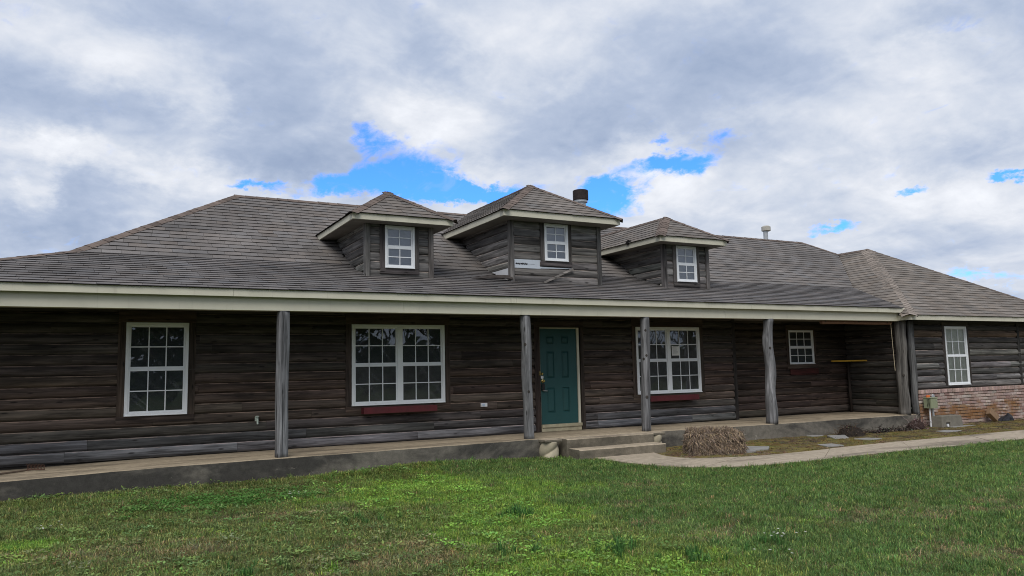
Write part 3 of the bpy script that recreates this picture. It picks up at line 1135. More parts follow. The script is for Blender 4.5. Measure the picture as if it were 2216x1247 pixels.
flower_box(-3.93, -2.465, .683, .57)
flower_box(2.742, 4.172, .665, .548)
wb = obj('outlet_box', MB().box(-1.446, -1.308, D-.06, D-.01, .595, .672), WHITEP, HOUSE, bevel=.008)
obj('outlet_cover', MB().box(-1.425, -1.365, D-.068, D-.0602, .607, .66), flat_mat('pale_blue_plastic', (.45, .55, .68), .4, .4), wb, bevel=.003)
fa = MB()
fa.tube([(-5.82, D+.01, .565), (-5.82, D-.07, .565), (-5.82, D-.11, .55), (-5.82, D-.125, .48)], [.016, .018, .018, .014], 8)
fa.tube([(-5.82, D-.075, .565), (-5.82, D-.075, .605)], .008, 6)
fa.lathe((-5.82, D-.075, .605), [(.01, 0), (.034, .004), (.034, .016), (.01, .02)], 8)
fa.box(-5.85, -5.79, D-.03, D-.018, .53, .6)
obj('hose_faucet', fa, flat_mat('pale_faucet', (.45, .52, .46), .5, .4), HOUSE)

# ---- beam, fascia, ceiling
TOPZ = 2.70
bm_ = [(-11.2, -3.6), (-3.6, 3.9), (3.9, 9.85)]
for a, b in bm_:
    obj('porch_beam', MB().box(a+.0015, b-.0015, .0, .14, 2.366, 2.585), TRIM, HOUSE, bevel=.003)
fj = [-11.28, -6.46, -1.40, 4.6, 9.95]
for i, (a, b) in enumerate(zip(fj, fj[1:])):
    if i == 3:
        pl = [(a+.0015, -.1, 2.575), (b-.06, -.1, 2.575), (b+.06, -.1, 2.695), (a+.0015, -.1, 2.695)]
    else:
        pl = [(a+.0015, -.1, 2.575), (b-.0015, -.1, 2.575), (b-.0015, -.1, 2.695), (a+.0015, -.1, 2.695)]
    obj('fascia_board', MB().prism(pl, (0, .03, 0)), TRIM, HOUSE, bevel=.002)
obj('fascia_board', MB().box(-11.28, -11.25, -.07, 11, 2.575, 2.695), TRIM, HOUSE)
obj('porch_beam', MB().box(-11.2, -11.06, .14, 11, 2.366, 2.585), TRIM, HOUSE)
obj('porch_ceiling', MB().box(-11.06, 10.12, .14, D2+.06, 2.462, 2.49), SOFFIT, HOUSE)
obj('eave_soffit', MB().box(-11.25, 9.95, -.07, -.001, 2.60, 2.612), SOFFIT, HOUSE)
# wing eave
obj('fascia_board', MB().box(9.8, 17.85, -.37, -.34, 2.378, 2.505), TRIM, HOUSE, bevel=.002)
obj('fascia_board', MB().box(9.8, 9.83, -.34, -.0, 2.378, 2.505), TRIM, HOUSE, bevel=.002)
obj('wing_soffit', MB().box(9.83, 17.8, -.34, WY+.05, 2.41, 2.425), SOFFIT, HOUSE)

# ---- posts


def post(name, base, top, r, seed, square=0.0, wob=.02, knots=(), color=(.25, .25, .262), label=None, flare=0.0):
    n, m = 16, 30
    b, t = Vector(base), Vector(top)
    V, F = [], []
    for i in range(m):
        f = i/(m-1)
        c = b.lerp(t, f)
        c = c+Vector((wob*noise.noise(Vector((f*3.1, seed, 0))), wob*.6*noise.noise(Vector((f*3.1, seed, 7))), 0))
        rr = r*(1+flare*(1-f)**3)*(1+wob*3.2*noise.noise(Vector((f*6, seed, 3))))
        for j in range(n):
            a = 2*math.pi*j/n+.2
            ca, sa = math.cos(a), math.sin(a)
            sq = 1/max(abs(math.cos(a-.2)), abs(math.sin(a-.2)))
            k_ = rr*((1-square)+square*min(sq, 1.3)*.92)
            k_ *= 1+wob*2.2*noise.noise(Vector((ca*1.6, sa*1.6, f*5+seed)))
            V.append(c+Vector((ca*k_, sa*k_, 0)))
    for i in range(m-1):
        for j in range(n):
            F.append((i*n+j, i*n+(j+1) % n, (i+1)*n+(j+1) % n, (i+1)*n+j))
    F += [tuple(range(n))[::-1], tuple(range((m-1)*n, m*n))]
    o = obj(name, MB().add(V, F), WOOD[2], HOUSE, color, smooth=True)
    if label:
        o['label'] = label
    for (f, da) in knots:
        c = b.lerp(t, f)
        a = math.atan2(CAM_LOC.y-c.y, CAM_LOC.x-c.x)+da
        p = c+Vector((math.cos(a), math.sin(a), 0))*r*.98
        d = Vector((math.cos(a), math.sin(a), 0))
        km = MB()
        s_ = Vector((-d.y, d.x, 0))
        ring = [p+s_*.022*math.cos(q)+Vector((0, 0, .027*math.sin(q)))+d*.012 for q in [2*math.pi*i/10 for i in range(10)]]
        ring0 = [p+s_*.034*math.cos(q)+Vector((0, 0, .042*math.sin(q)))-d*.012 for q in [2*math.pi*i/10 for i in range(10)]]
        km.add(ring0+ring, [(i, (i+1) % 10, 10+(i+1) % 10, 10+i) for i in range(10)]+[tuple(range(10, 20))])
        obj('knot', km, WOOD[2], o, (.04, .034, .03))
    return o


PB = lambda x: slab_z(x)-.01
p1 = post('porch_post', (-5.66, .13, PB(-5.6)), (-5.65, .10, 2.37), .098, 1.3, .75, .012, (), (.155, .155, .163), 'squared grey porch post with a long crack')
cr_m = MB()
for i in range(1):
    cr_m.add([(-5.668, .016, .02), (-5.66, .016, .02), (-5.659, .018, .7), (-5.665, .012, 1.2), (-5.668, .012, 1.2), (-5.667, .018, .7)], [(0, 1, 2, 5), (5, 2, 3, 4)])
obj('crack', cr_m, BLACK, p1)
post('porch_post', (-1.065, .13, PB(-1)), (-1.117, .10, 2.37), .093, 4.1, .3, .03, ((.86, .1), (.76, -.15), (.38, .15)), (.16, .16, .166), 'round grey log post left of the steps')
post('porch_post', (1.705, .13, PB(1.7)), (1.736, .10, 2.37), .093, 9.7, .25, .03, ((.88, .2), (.66, .3), (.63, -.3), (.3, .2)), (.15, .15, .156), 'round grey log post standing before the double window')
post('porch_post', (5.27, .13, PB(5.3)), (5.276, .10, 2.37), .115, 14.2, 0, .05, ((.72, .3),), (.165, .165, .172), 'pale gnarled tree-trunk post', .18)
post('porch_post', (9.99, .14, PB(10)), (10.01, .10, 2.37), .135, 21.9, 0, .05, ((.42, .2), (.22, .4)), (.105, .098, .09), 'thick dark log post at the right end of the porch', .12)
post('corner_log', (10.33, .05, PB(10)), (10.33, .05, 2.37), .085, 31.0, 0, .03, (), (.10, .10, .10), 'thin log at the corner of the wing')

# ---- brick wainscot of the wing


def build_bricks():
    base = obj('brick_wainscot', MB().box(10.43, 17.4, .02, .14, -.42, .585), MORTAR, HOUSE)
    L, Hh, pit, rows = .203, .068, .083, 11
    dp = .05

    def bmesh_box(l, h, nm):
        m = MB()
        b = .006
        V = []
        for (yy, i) in ((dp, 0), (b, 0), (0, b)):
            V += [(i, yy, i), (l-i, yy, i), (l-i, yy, h-i), (i, yy, h-i)]
        F = [(8, 9, 10, 11)]
        for r_ in (0, 1):
            for q in range(4):
                F.append((r_*4+q, r_*4+(q+1) % 4, (r_+1)*4+(q+1) % 4, (r_+1)*4+q))
        return m.add(V, F).mesh(nm, BRICK)
    full = bmesh_box(L, Hh, 'brick')
    half = bmesh_box(L/2-.005, Hh, 'brick_half')
    sold = bmesh_box(.064, .098, 'soldier_brick')
    cols = [(.36, .26, .23), (.42, .33, .295), (.31, .205, .18), (.46, .385, .345), (.38, .285, .26)]
    rest = MB()
    for r_ in range(rows):
        x = 10.418
        z = -.425+r_*pit
        if r_ % 2:
            seq_half = True
        else:
            seq_half = False
        first = True
        while x < 17.3:
            me, l = (half, L/2-.005) if (first and seq_half) else (full, L)
            first = False
            if x < 15.35:
                o = link('brick', me, base, (x+rnd.uniform(-.002, .002), .0+rnd.uniform(-.005, .003), z+rnd.uniform(-.002, .002)))
                o.color = (*jit(rnd.choice(cols), .12), 1)
            else:
                rest.box(x, x+l, .0, .05, z, z+Hh)
            x += l+.011
    x = 10.395
    while x < 17.3:
        if x < 15.35:
            o = link('soldier_brick', sold, base, (x, -.026+rnd.uniform(-.006, .004), .484+rnd.uniform(-.002, .002)))
            o.color = (*jit((.42, .30, .27), .16), 1)
        else:
            rest.box(x, x+.064, -.02, .05, .484, .582)
        x += .0745
    o = obj('brick_courses', rest, BRICK, base, (.36, .22, .18), kind='stuff')


build_bricks()

# ================================================================== ROOFS
SHINGLES = []            # (pixel area, parent, verts, faces, mi, tint)


def px_of(p):
    d = Vector(p)-CAM_LOC
    z = d.dot(cf)
    if z < .5:
        return None
    return (1108+FPX*d.dot(cr2)/z, 623.5-FPX*d.dot(cu2)/z)


def clip(poly, a, b, c):
    """keep a*u+b*v<=c"""
    out = []
    for i, p in enumerate(poly):
        q = poly[(i+1) % len(poly)]
        fp, fq = a*p[0]+b*p[1]-c, a*q[0]+b*q[1]-c
        if fp <= 0:
            out.append(p)
        if (fp < 0 < fq) or (fq < 0 < fp):
            t = fp/(fp-fq)
            out.append((p[0]+(q[0]-p[0])*t, p[1]+(q[1]-p[1])*t))
    return out


def shingle_plane(parent, pts, U, V, expo, tint, overhang=.03, skip=None, width=.305, butt=.017, wear=1.0):
    """pts: convex planar polygon, U along the eave, V up the slope"""
    P0 = Vector(pts[0])
    U, V = Vector(U).normalized(), Vector(V).normalized()
    N = U.cross(V).normalized()
    if N.z < 0:
        N = -N
    poly = [((Vector(p)-P0).dot(U), (Vector(p)-P0).dot(V)) for p in pts]
    area = sum(p[0]*q[1]-q[0]*p[1] for p, q in zip(poly, poly[1:]+poly[:1]))
    if area < 0:
        poly = poly[::-1]
    vmin, vmax = min(p[1] for p in poly), max(p[1] for p in poly)
    edges = [(p, q) for p, q in zip(poly, poly[1:]+poly[:1])]
    c = 0
    v = vmin-overhang
    while v < vmax-.01:
        u = min(p[0] for p in poly)-width*1.5+(c % 2)*width*.5+rnd.uniform(-.05, .05)+.09*c % width
        umax = max(p[0] for p in poly)+.1
        while u < umax:
            u0, u1 = u+.002, u+width-.002
            dj = rnd.uniform(-.004, .004)
            wave = .002*noise.noise(Vector((u*.7, c*.35, P0.x)))
            q = [(u0, v+dj+wave), (u1, v+dj+wave+rnd.uniform(-.003, .003)), (u1, v+expo+.02), (u0, v+expo+.02)]
            for (p_, q_) in edges:
                du, dv = q_[0]-p_[0], q_[1]-p_[1]
                ln = math.hypot(du, dv)
                if ln < 1e-6:
                    continue
                a, b = dv/ln, -du/ln
                lim = a*p_[0]+b*p_[1]
                if abs(dv) < 1e-4 and p_[1] < vmin+1e-3:
                    lim += overhang+.01
                q = clip(q, a, b, lim)
                if len(q) < 3:
                    break
            u += width
            if len(q) < 3:
                continue
            ar = abs(sum(s[0]*t[1]-t[0]*s[1] for s, t in zip(q, q[1:]+q[:1])))/2
            if ar < .0008:
                continue
            cu_, cv_ = sum(s[0] for s in q)/len(q), sum(s[1] for s in q)/len(q)
            ctr = P0+U*cu_+V*cv_
            if skip and skip(ctr):
                continue
            bt = butt*rnd.uniform(.8, 1.25)
            lift = False
            n_ = len(q)
            top, bot = [], []
            for (a, b) in q:
                f = min(1, max(0, 1-(b-v)/expo))
                hh = .004+bt*f+(.012*f if lift else 0)
                top.append(P0+U*a+V*b+N*hh)
                bot.append(P0+U*a+V*b+N*(max(0.0, hh-bt*1.05)))
            F = [tuple(range(n_))]
            mi = [0]
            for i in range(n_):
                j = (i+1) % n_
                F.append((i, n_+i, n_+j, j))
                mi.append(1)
            tn = tint(ctr) if callable(tint) else tint
            patch = 1+.16*noise.noise(ctr*.8)
            g = math.exp(rnd.gauss(0, .13*wear))*patch
            h_ = rnd.gauss(0, .018)
            tn = (tn[0]*g*(1+h_), tn[1]*g, tn[2]*g*(1-h_))
            pp = [px_of(t) for t in top]
            pa = 0
            if all(pp) and N.dot(CAM_LOC-ctr) > 0:
                cx_ = sum(t[0] for t in pp)/n_
                cy_ = sum(t[1] for t in pp)/n_
                if 0 < cx_ < 2216 and 0 < cy_ < 1247:
                    pa = abs(sum(s[0]*t[1]-t[0]*s[1] for s, t in zip(pp, pp[1:]+pp[:1])))/2
            SHINGLES.append((pa, parent, top+bot, F, mi, tn))
        v += expo
        c += 1


def caps(parent, A, B, N1, N2, expo, tint, w=.15, start=0.0):
    """cap shingles from A (low end) to B over the line where planes N1 and N2 meet"""
    A, B = Vector(A), Vector(B)
    t = (B-A).normalized()
    L = (B-A).length
    N1, N2 = Vector(N1).normalized(), Vector(N2).normalized()
    d1 = N1.cross(t)
    d2 = t.cross(N2)
    if d1.z > 0 and d2.z > 0:
        d1, d2 = -d1, -d2
    if d1.z > 1e-4:
        d1 = -d1
    if d2.z > 1e-4:
        d2 = -d2
    Nc = (N1+N2).normalized()
    s = -.03
    while s < L-.03:
        s1 = min(s+expo*1.25, L+.04)
        rows = []
        ww = w*rnd.uniform(.94, 1.05)
        dz = rnd.uniform(-.004, .004)
        for (ss, h) in ((s, .023+dz), (s1, .016)):
            P = A+t*ss
            rows.append([P+d1*ww+N1*h, P+d1*ww*.4+N1*(h+.004), P+Nc*(h*.96), P+d2*ww*.4+N2*(h+.004), P+d2*ww+N2*h])
        th = .014
        low = [p-Nc*th for p in rows[0]]
        V = rows[0]+rows[1]+low
        F = [(i, i+1, 6+i, 5+i) for i in range(4)]
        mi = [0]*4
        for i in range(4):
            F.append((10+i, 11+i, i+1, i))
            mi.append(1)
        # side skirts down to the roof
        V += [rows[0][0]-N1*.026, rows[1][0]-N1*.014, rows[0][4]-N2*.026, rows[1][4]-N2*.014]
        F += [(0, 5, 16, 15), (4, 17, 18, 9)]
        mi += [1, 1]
        mb = MB()
        g = math.exp(rnd.gauss(0, .12))
        mb.add(V, F, 0, tuple(c*g for c in tint))
        mb.mi = mi
        obj('cap_shingle', mb, [SHINGLE, ASPHALT], parent, tint=True)
        s += expo


def sheet(mb, pts, N, th=.02):
    n = Vector(N).normalized()
    mb.prism([tuple(Vector(p)-n*th) for p in pts], tuple(n*(th-.001)))


def up_plane(x):
    pass


YB, ZB = 2.35, 3.51                   # break between the porch slope and the steep slope
RY, RZ = 5.50, 5.455                  # ridge
S_UP = (RZ-ZB)/(RY-YB)
S_LO = (ZB-TOPZ)/(YB+.1)
XL_E, XL_B, XL_R = -11.27, -8.82, -5.67
XR = 12.79
WX, WZ, WYP = 13.75, 5.0, 3.70        # wing ridge x, z and hip peak y
WS = (WZ-2.51)/4.05


def roof_z(y):
    return TOPZ+S_LO*(y+.1) if y < YB else ZB+S_UP*(y-YB)


T_MAIN = (.162, .148, .140)
T_LOW = (.152, .141, .137)
T_WING = (.188, .164, .143)
T_DORM = (.172, .153, .138)
T_CAP = (.145, .113, .096)

MR = MB()
lo_pts = [(XL_E, -.1, TOPZ), (9.88, -.1, TOPZ), (11.2, YB, ZB), (XL_B, YB, ZB)]
up_pts = [(XL_B, YB, ZB), (11.2, YB, ZB), (13.62, 4.74, ZB+S_UP*(4.74-YB)), (XR, RY, RZ), (XL_R, RY, RZ)]
NLO = Vector((0, -S_LO, 1)).normalized()
NUP = Vector((0, -S_UP, 1)).normalized()
sheet(MR, lo_pts, NLO)
sheet(MR, up_pts, NUP)
# left hip faces
lhl = [(XL_E, 11.1, TOPZ), (XL_E, -.1, TOPZ), (XL_B, YB, ZB), (XL_B, 8.65, ZB)]
lhu = [(XL_B, 8.65, ZB), (XL_B, YB, ZB), (XL_R, RY, RZ)]
NLL = Vector((-S_LO, 0, 1)).normalized()
NLU = Vector((-S_UP, 0, 1)).normalized()
sheet(MR, lhl, NLL)
sheet(MR, lhu, NLU)
# back slope and right hip
sheet(MR, [(XL_E, 11.1, TOPZ), (XL_B, 8.65, ZB), (XL_R, RY, RZ), (XR, RY, RZ), (XR+2.7, 8.2, RZ-2.7*S_UP), (17.8, 11.1, TOPZ)], (0, S_UP, 1))
sheet(MR, [(XR, RY, RZ), (13.62, 4.74, RZ-.83*S_UP), (17.7, 4.75, 2.5), (17.7, 11.1, 2.5), (XR+2.7, 8.2, RZ-2.7*S_UP)], (S_UP, 0, 1))
MAIN = obj('main_roof', MR, UNDER, HOUSE)

WR = MB()
XWL, XWR, YWE, ZWE = WX-4.0, WX+4.05, -.37, 2.51
NWL = Vector((-WS, 0, 1)).normalized()
NWF = Vector((0, -WS, 1)).normalized()
NWR = Vector((WS, 0, 1)).normalized()
zl = lambda x: WZ-WS*abs(WX-x)
wl_pts = [(XWL, -.2, zl(XWL)), (XWL, YWE+.02, zl(XWL)), (WX, WYP, WZ), (WX, 4.85, WZ), (11.2, 2.42, zl(11.2))]
wf_pts = [(XWL, YWE, ZWE), (XWR, YWE, ZWE), (WX, WYP, WZ)]
wr_pts = [(XWR, YWE, ZWE), (XWR, 8.0, ZWE), (WX, 6.0, WZ), (WX, WYP, WZ)]
sheet(WR, wl_pts, NWL)
sheet(WR, wf_pts, NWF)
sheet(WR, wr_pts, NWR)
WING = obj('wing_roof', WR, UNDER, HOUSE)

# dormers: x0, x1 wall; eave x0, x1, y; eave z; peak z
DY = 1.27
DORM = [dict(x=(-3.90, -2.525), e=(-4.26, -2.235), ey=.90, ez=4.30, pz=4.965, win=(-3.52, -2.917, 3.325, 4.219), fb=4.17),
        dict(x=(-.785, 1.495), e=(-1.135, 1.765), ey=.86, ez=4.605, pz=5.535, win=(.04, .633, 3.633, 4.515), fb=4.462),
        dict(x=(3.275, 4.65), e=(2.905, 4.92), ey=.90, ez=4.325, pz=4.985, win=(3.645, 4.252, 3.31, 4.20), fb=4.185)]


def in_dormer(p):
    for d in DORM:
        if d['x'][0]+.06 < p.x < d['x'][1]-.06 and p.y > DY+.1 and roof_z(p.y) < d['ez']:
            return True
    return False


def lo_tint(p):
    g = .92+.2*noise.noise(Vector((p.x*.5, p.y, 3)))
    return tuple(c*g for c in T_LOW)


shingle_plane(MAIN, lo_pts, (1, 0, 0), (0, 1, S_LO), .172, lo_tint, skip=in_dormer, butt=.013, wear=.6)
shingle_plane(MAIN, up_pts, (1, 0, 0), (0, 1, S_UP), .178, T_MAIN, overhang=.0, skip=in_dormer, butt=.0145, wear=.55)
shingle_plane(MAIN, lhl, (0, -1, 0), (1, 0, S_LO), .172, T_LOW)
shingle_plane(MAIN, lhu, (0, -1, 0), (1, 0, S_UP), .19, T_MAIN, overhang=.0)
shingle_plane(WING, wl_pts, (0, 1, 0), (1, 0, WS), .17, T_WING, overhang=.0, butt=.012, wear=.5)
shingle_plane(WING, wf_pts, (1, 0, 0), (0, 1, WS), .17, T_WING, butt=.013, wear=.5)

caps(MAIN, (XL_E, -.1, TOPZ), (XL_B, YB, ZB), NLO, NLL, .2, T_CAP)
caps(MAIN, (XL_B, YB, ZB), (XL_R, RY, RZ), NUP, NLU, .2, T_CAP)
caps(MAIN, (XL_R, RY, RZ), (XR, RY, RZ), NUP, (0, S_UP, 1), .24, T_CAP)
caps(MAIN, (13.6, 4.69, RZ-.81*S_UP), (XR, RY, RZ), NUP, (S_UP, 0, 1), .22, T_CAP)
caps(WING, (XWL, YWE, ZWE), (WX, WYP, WZ), NWF, NWL, .17, (.245, .208, .178), w=.20)
caps(WING, (XWR, YWE, ZWE), (WX, WYP, WZ), NWF, NWR, .2, T_CAP)
caps(WING, (WX, WYP, WZ), (WX, 4.9, WZ), NWL, NWR, .2, T_CAP)


def dorm_wood(c, a):
    return jit(rnd.choice([(.165, .158, .152), (.13, .124, .119), (.205, .197, .19), (.105, .099, .094)]), .12)


def yroof(z):
    return YB+(z-ZB)/S_UP if z > ZB else -.1+(z-TOPZ)/S_LO


def build_dormer(i, d):
    x0, x1 = d['x']
    ex0, ex1 = d['e']
    ey, ez, pz = d['ey'], d['ez'], d['pz']
    xc, hw = (ex0+ex1)/2, (ex1-ex0)/2
    s = (pz-ez)/hw
    py = ey+hw
    side = ('left', 'middle', 'right')[i]
    zb = roof_z(DY)-.02
    wb_ = MB()
    b = .05
    yb_ = yroof(d['fb'])+.3
    wb_.box(x0+b, x1-b, DY+b+.02, DY+b+.06, zb-.3, d['fb']+.02)
    wb_.box(x0+b, x0+b+.04, DY+b+.06, yb_, zb-.3, d['fb']+.02)
    wb_.box(x1-b-.04, x1-b, DY+b+.06, yb_, zb-.3, d['fb']+.02)
    wall = obj('dormer_wall', wb_, UNDER, HOUSE)
    wall['label'] = 'grey weathered log walls of the %s dormer' % side
    hole = d['win']
    h = .166
    hole2 = [hole]
    if i == 1:
        hole2.append((-.70, -.07, 3.47, 3.64))
    siding(wall, 0, DY+.036, x0+.09, x1-.09, zb-.01 if i != 1 else 3.14, d['fb'], hole2, dorm_wood, joints=(2, 2.4), h=h, bulge=.032)
    for sx, side in ((x0+.036, -1), (x1-.036, 1)):
        nc = int((d['fb']-zb)/h)+2
        for c in range(nc):
            za = zb+c*h-.03
            zt = min(za+h, d['fb'])
            if zt-za < .02:
                continue
            y1 = yroof(za)+.35
            y0 = DY+.05
            if i == 1 and side < 0 and c == 1:
                continue
            if side < 0:
                board(wall, 1, sx, 1, y0, y1, za, zt, za, dorm_wood(0, 0), .032, h)
    # right side: plain boards facing +x
    for c in range(int((d['fb']-zb)/h)+1):
        za = zb+c*h
        zt = min(za+h, d['fb'])
        if zt-za < .02:
            continue
        obj('siding_board', MB().box(x1-.036, x1-.004, DY+.05, yroof(za)+.35, za+.003, zt), WOOD[1], wall, dorm_wood(0, 0))
    cw = .10
    for (a, bb) in ((x0-.012, x0+cw-.012), (x1-cw+.012, x1+.012)):
        obj('corner_trim', MB().box(a, bb, DY-.018, DY+.095, zb-.04, d['fb']), WOOD[2], wall, jit((.125, .117, .114), .1), bevel=.005)
    wd = .095
    cz = (.085, .075, .072)
    trim(wall, 'trim_board', hole[0]-wd, hole[0]-.003, DY-.02, DY+.03, hole[2]-.003, min(hole[3]+.06, d['fb']-.002), cz)
    trim(wall, 'trim_board', hole[1]+.003, hole[1]+wd, DY-.02, DY+.03, hole[2]-.003, min(hole[3]+.06, d['fb']-.002), cz)
    trim(wall, 'trim_board', hole[0]-wd, hole[1]+wd, DY-.022, DY+.03, hole[2]-.105, hole[2]-.005, cz, 0)
    zt = min(hole[3], d['fb']-.012)
    w_ = make_window((hole[0], hole[1], hole[2], zt), DY-.03, 2, 4, 1, BLIND, fw=.042, name='dormer_window')
    w_['label'] = 'small white window of the %s dormer' % ('left', 'middle', 'right')[i]
    # roof
    r_ = MB()
    yr = yroof(ez)+.25
    ypk = min(yroof(pz), RY+.1)
    NL, NR, NF = Vector((-s, 0, 1)).normalized(), Vector((s, 0, 1)).normalized(), Vector((0, -s, 1)).normalized()
    fl = [(ex0, ey, ez), (ex1, ey, ez), (xc, py, pz)]
    ll = [(ex0, yr, ez), (ex0, ey, ez), (xc, py, pz), (xc, ypk+.2, pz)]
    rl = [(ex1, ey, ez), (ex1, yr, ez), (xc, ypk+.2, pz), (xc, py, pz)]
    sheet(r_, fl, NF)
    sheet(r_, ll, NL)
    sheet(r_, rl, NR)
    roof = obj('dormer_roof', r_, UNDER, HOUSE)
    roof['label'] = 'hipped shingle roof of the %s dormer' % ('left', 'middle', 'right')[i]
    shingle_plane(roof, fl, (1, 0, 0), (0, 1, s), .155, T_DORM, overhang=.035, butt=.012, wear=.7)
    hid = lambda p: p.z < roof_z(p.y)-.05
    shingle_plane(roof, ll, (0, 1, 0), (1, 0, s), .155, T_DORM, overhang=.035, butt=.012, skip=hid, wear=.8)
    shingle_plane(roof, rl, (0, 1, 0), (-1, 0, s), .155, T_DORM, overhang=.035, butt=.014, skip=hid)
    caps(roof, (ex0-.02, ey-.02, ez-.012), (xc, py, pz), NF, NL, .16, T_CAP, w=.13)
    caps(roof, (ex1+.02, ey-.02, ez-.012), (xc, py, pz), NF, NR, .16, T_CAP, w=.13)
    caps(roof, (xc, py, pz), (xc, ypk, pz), NL, NR, .2, T_CAP, w=.13)
    # fascia and soffit
    ft = ez-.012
    obj('fascia_board', MB().box(ex0, ex1, ey, ey+.025, d['fb'], ft), TRIM, roof, bevel=.002)
    yf = yroof(d['fb'])+.1
    obj('fascia_board', MB().box(ex0, ex0+.025, ey+.025, yf+.2, d['fb'], ft), TRIM, roof, bevel=.002)
    obj('fascia_board', MB().box(ex1-.025, ex1, ey+.025, yf+.2, d['fb'], ft), TRIM, roof, bevel=.002)
    obj('soffit', MB().box(ex0+.025, ex1-.025, ey+.025, yf+.2, d['fb']+.004, d['fb']+.014), SOFFIT, roof)
    if i == 2:
        tm = MB()
        for (ya, yb2) in ((2.55, 2.82), (2.92, 3.12), (2.2, 2.42)):
            tm.prism([(ex0-.012, ya, ft-.01), (ex0-.012, yb2, ft-.01), (ex0-.012, yb2-.04, ft+.035), (ex0-.012, ya+.05, ft+.02)], (.014, 0, 0))
        o_ = obj('torn_edge', tm, TRIM, roof)
        o_['label'] = 'bared pale edge where eave shingles tore off'
        fm = MB()
        fm.add([(ex0-.02, 2.02, ft+.025), (ex0-.05, 2.17, ft+.0), (ex0+.01, 2.14, ft+.10), (ex0+.04, 2.02, ft+.045), (ex0-.02, 2.10, ft-.06)], [(0, 1, 2, 3), (0, 4, 1), (0, 3, 2), (0, 2, 1)])
        o_ = obj('curled_shingle', fm, ASPHALT, roof)
        o_['label'] = 'dark curled-up shingle flap on the eave'
    if i == 1:
        # a lost board shows the pale wrap with smudged print
        wr = obj('house_wrap', MB().box(-.70, -.05, DY+.012, DY+.03, 3.46, 3.645), WRAP, wall)
        wr['label'] = 'pale wrap patch showing where a board is missing'
        pm = MB()
        for q in range(26):
            xa = -.645+q*.0105+rnd.uniform(-.003, .003)
            pm.box(xa, xa+rnd.uniform(.005, .013), DY+.0085, DY+.0118, 3.535+rnd.uniform(-.014, .01), 3.56+rnd.uniform(-.005, .016))
        pm.box(-.665, -.62, DY+.0085, DY+.0118, 3.549, 3.556)
        pm.box(-.37, -.20, DY+.0095, DY+.0118, 3.548, 3.552)
        obj('smudged_print', pm, INK, wall)
        obj('house_wrap', MB().prism([(-.07, DY+.006, 3.468), (.72, DY+.006, 3.487), (.72, DY+.006, 3.497), (-.07, DY+.006, 3.505)], (0, .02, 0)), WRAP, wall)
        sh = MB()
        sh.box(x0+.012, x0+.03, DY+.08, DY+.95, 3.2, 3.50)
        o_ = obj('bare_sheathing', sh, flat_mat('bare_sheathing', (.66, .67, .70), .7, .2, .05), wall)
        o_['label'] = 'white sheathing bared at the foot of the dormer side'


for i, d in enumerate(DORM):
    build_dormer(i, d)

# hand out the shingles: the largest in view one by one, the rest together
SHINGLES.sort(key=lambda t: -t[0])
SHV = []
rest = MB()
rest_mi = []
for q, (pa, parent, V, F, mi, tn) in enumerate(SHINGLES):
    if q < 298 and pa > 0:
        mb = MB()
        mb.add(V, F, 0, tn)
        mb.mi = mi
        obj('shingle', mb, [SHINGLE, ASPHALT], parent, tint=True)
    else:
        rest.add(V, F, 0, tn)
        rest_mi += mi
rest.mi = rest_mi
obj('shingle_courses', rest, [SHINGLE, ASPHALT], HOUSE, tint=True, kind='stuff')

# ---- roof pipes
fl = MB().lathe((3.885, 5.62, 5.3), [(.15, 0), (.15, .80), (.2, .82), (.2, .88)], 18)
fp = obj('flue_pipe', fl, GALV, HOUSE, smooth=False)
obj('flue_cap', MB().lathe((3.885, 5.62, 6.18), [(.2, 0), (.225, .012), (.225, .285), (.21, .30), (.10, .31)], 20), RUSTCAP, fp)
vp = obj('vent_pipe', MB().lathe((11.13, 5.52, 5.3), [(.075, 0), (.075, .5)], 14), GALV, HOUSE)
obj('vent_cap', MB().lathe((11.16, 5.52, 5.74), [(.11, 0), (.15, .02), (.15, .15), (.10, .185)], 14), flat_mat('vent_cap_metal', (.45, .43, .38), .5, .4, .15), vp)

# ================================================================== LOOSE THINGS
# ---- entrance steps


def build_steps():
    root = empty('entrance_steps', (.5, -.3, -.36), 'two wide concrete steps up to the porch before the green door', 'steps')

    def block(nm, x0, x1, y0, y1, z0, z1):
        m = MB()
        nx = 22
        V, F = [], []
        for i in range(nx):
            x = x0+(x1-x0)*i/(nx-1)
            w_ = .007*noise.noise(Vector((x*5, z1, 2)))+.004*noise.noise(Vector((x*19, z1, 2)))
            V += [(x, y0+w_*.5, z0), (x, y0+w_, z1-.014+w_), (x, y0+.016+w_, z1), (x, y1, z1), (x, y1, z0)]
        for i in range(nx-1):
            for j in range(4):
                F.append((i*5+j, (i+1)*5+j, (i+1)*5+j+1, i*5+j+1))
        F += [(0, 1, 2, 3, 4)[::-1], tuple((nx-1)*5+j for j in range(5))]
        m.add(V, F)
        return obj(nm, m, STEPC, root)
    block('upper_step', -.50, 1.545, -.30, .03, -.45, .008)
    block('lower_step', -.47, 1.535, -.68, -.302, -.45, -.163)


build_steps()

# ---- twisted concrete stubs each side of the steps


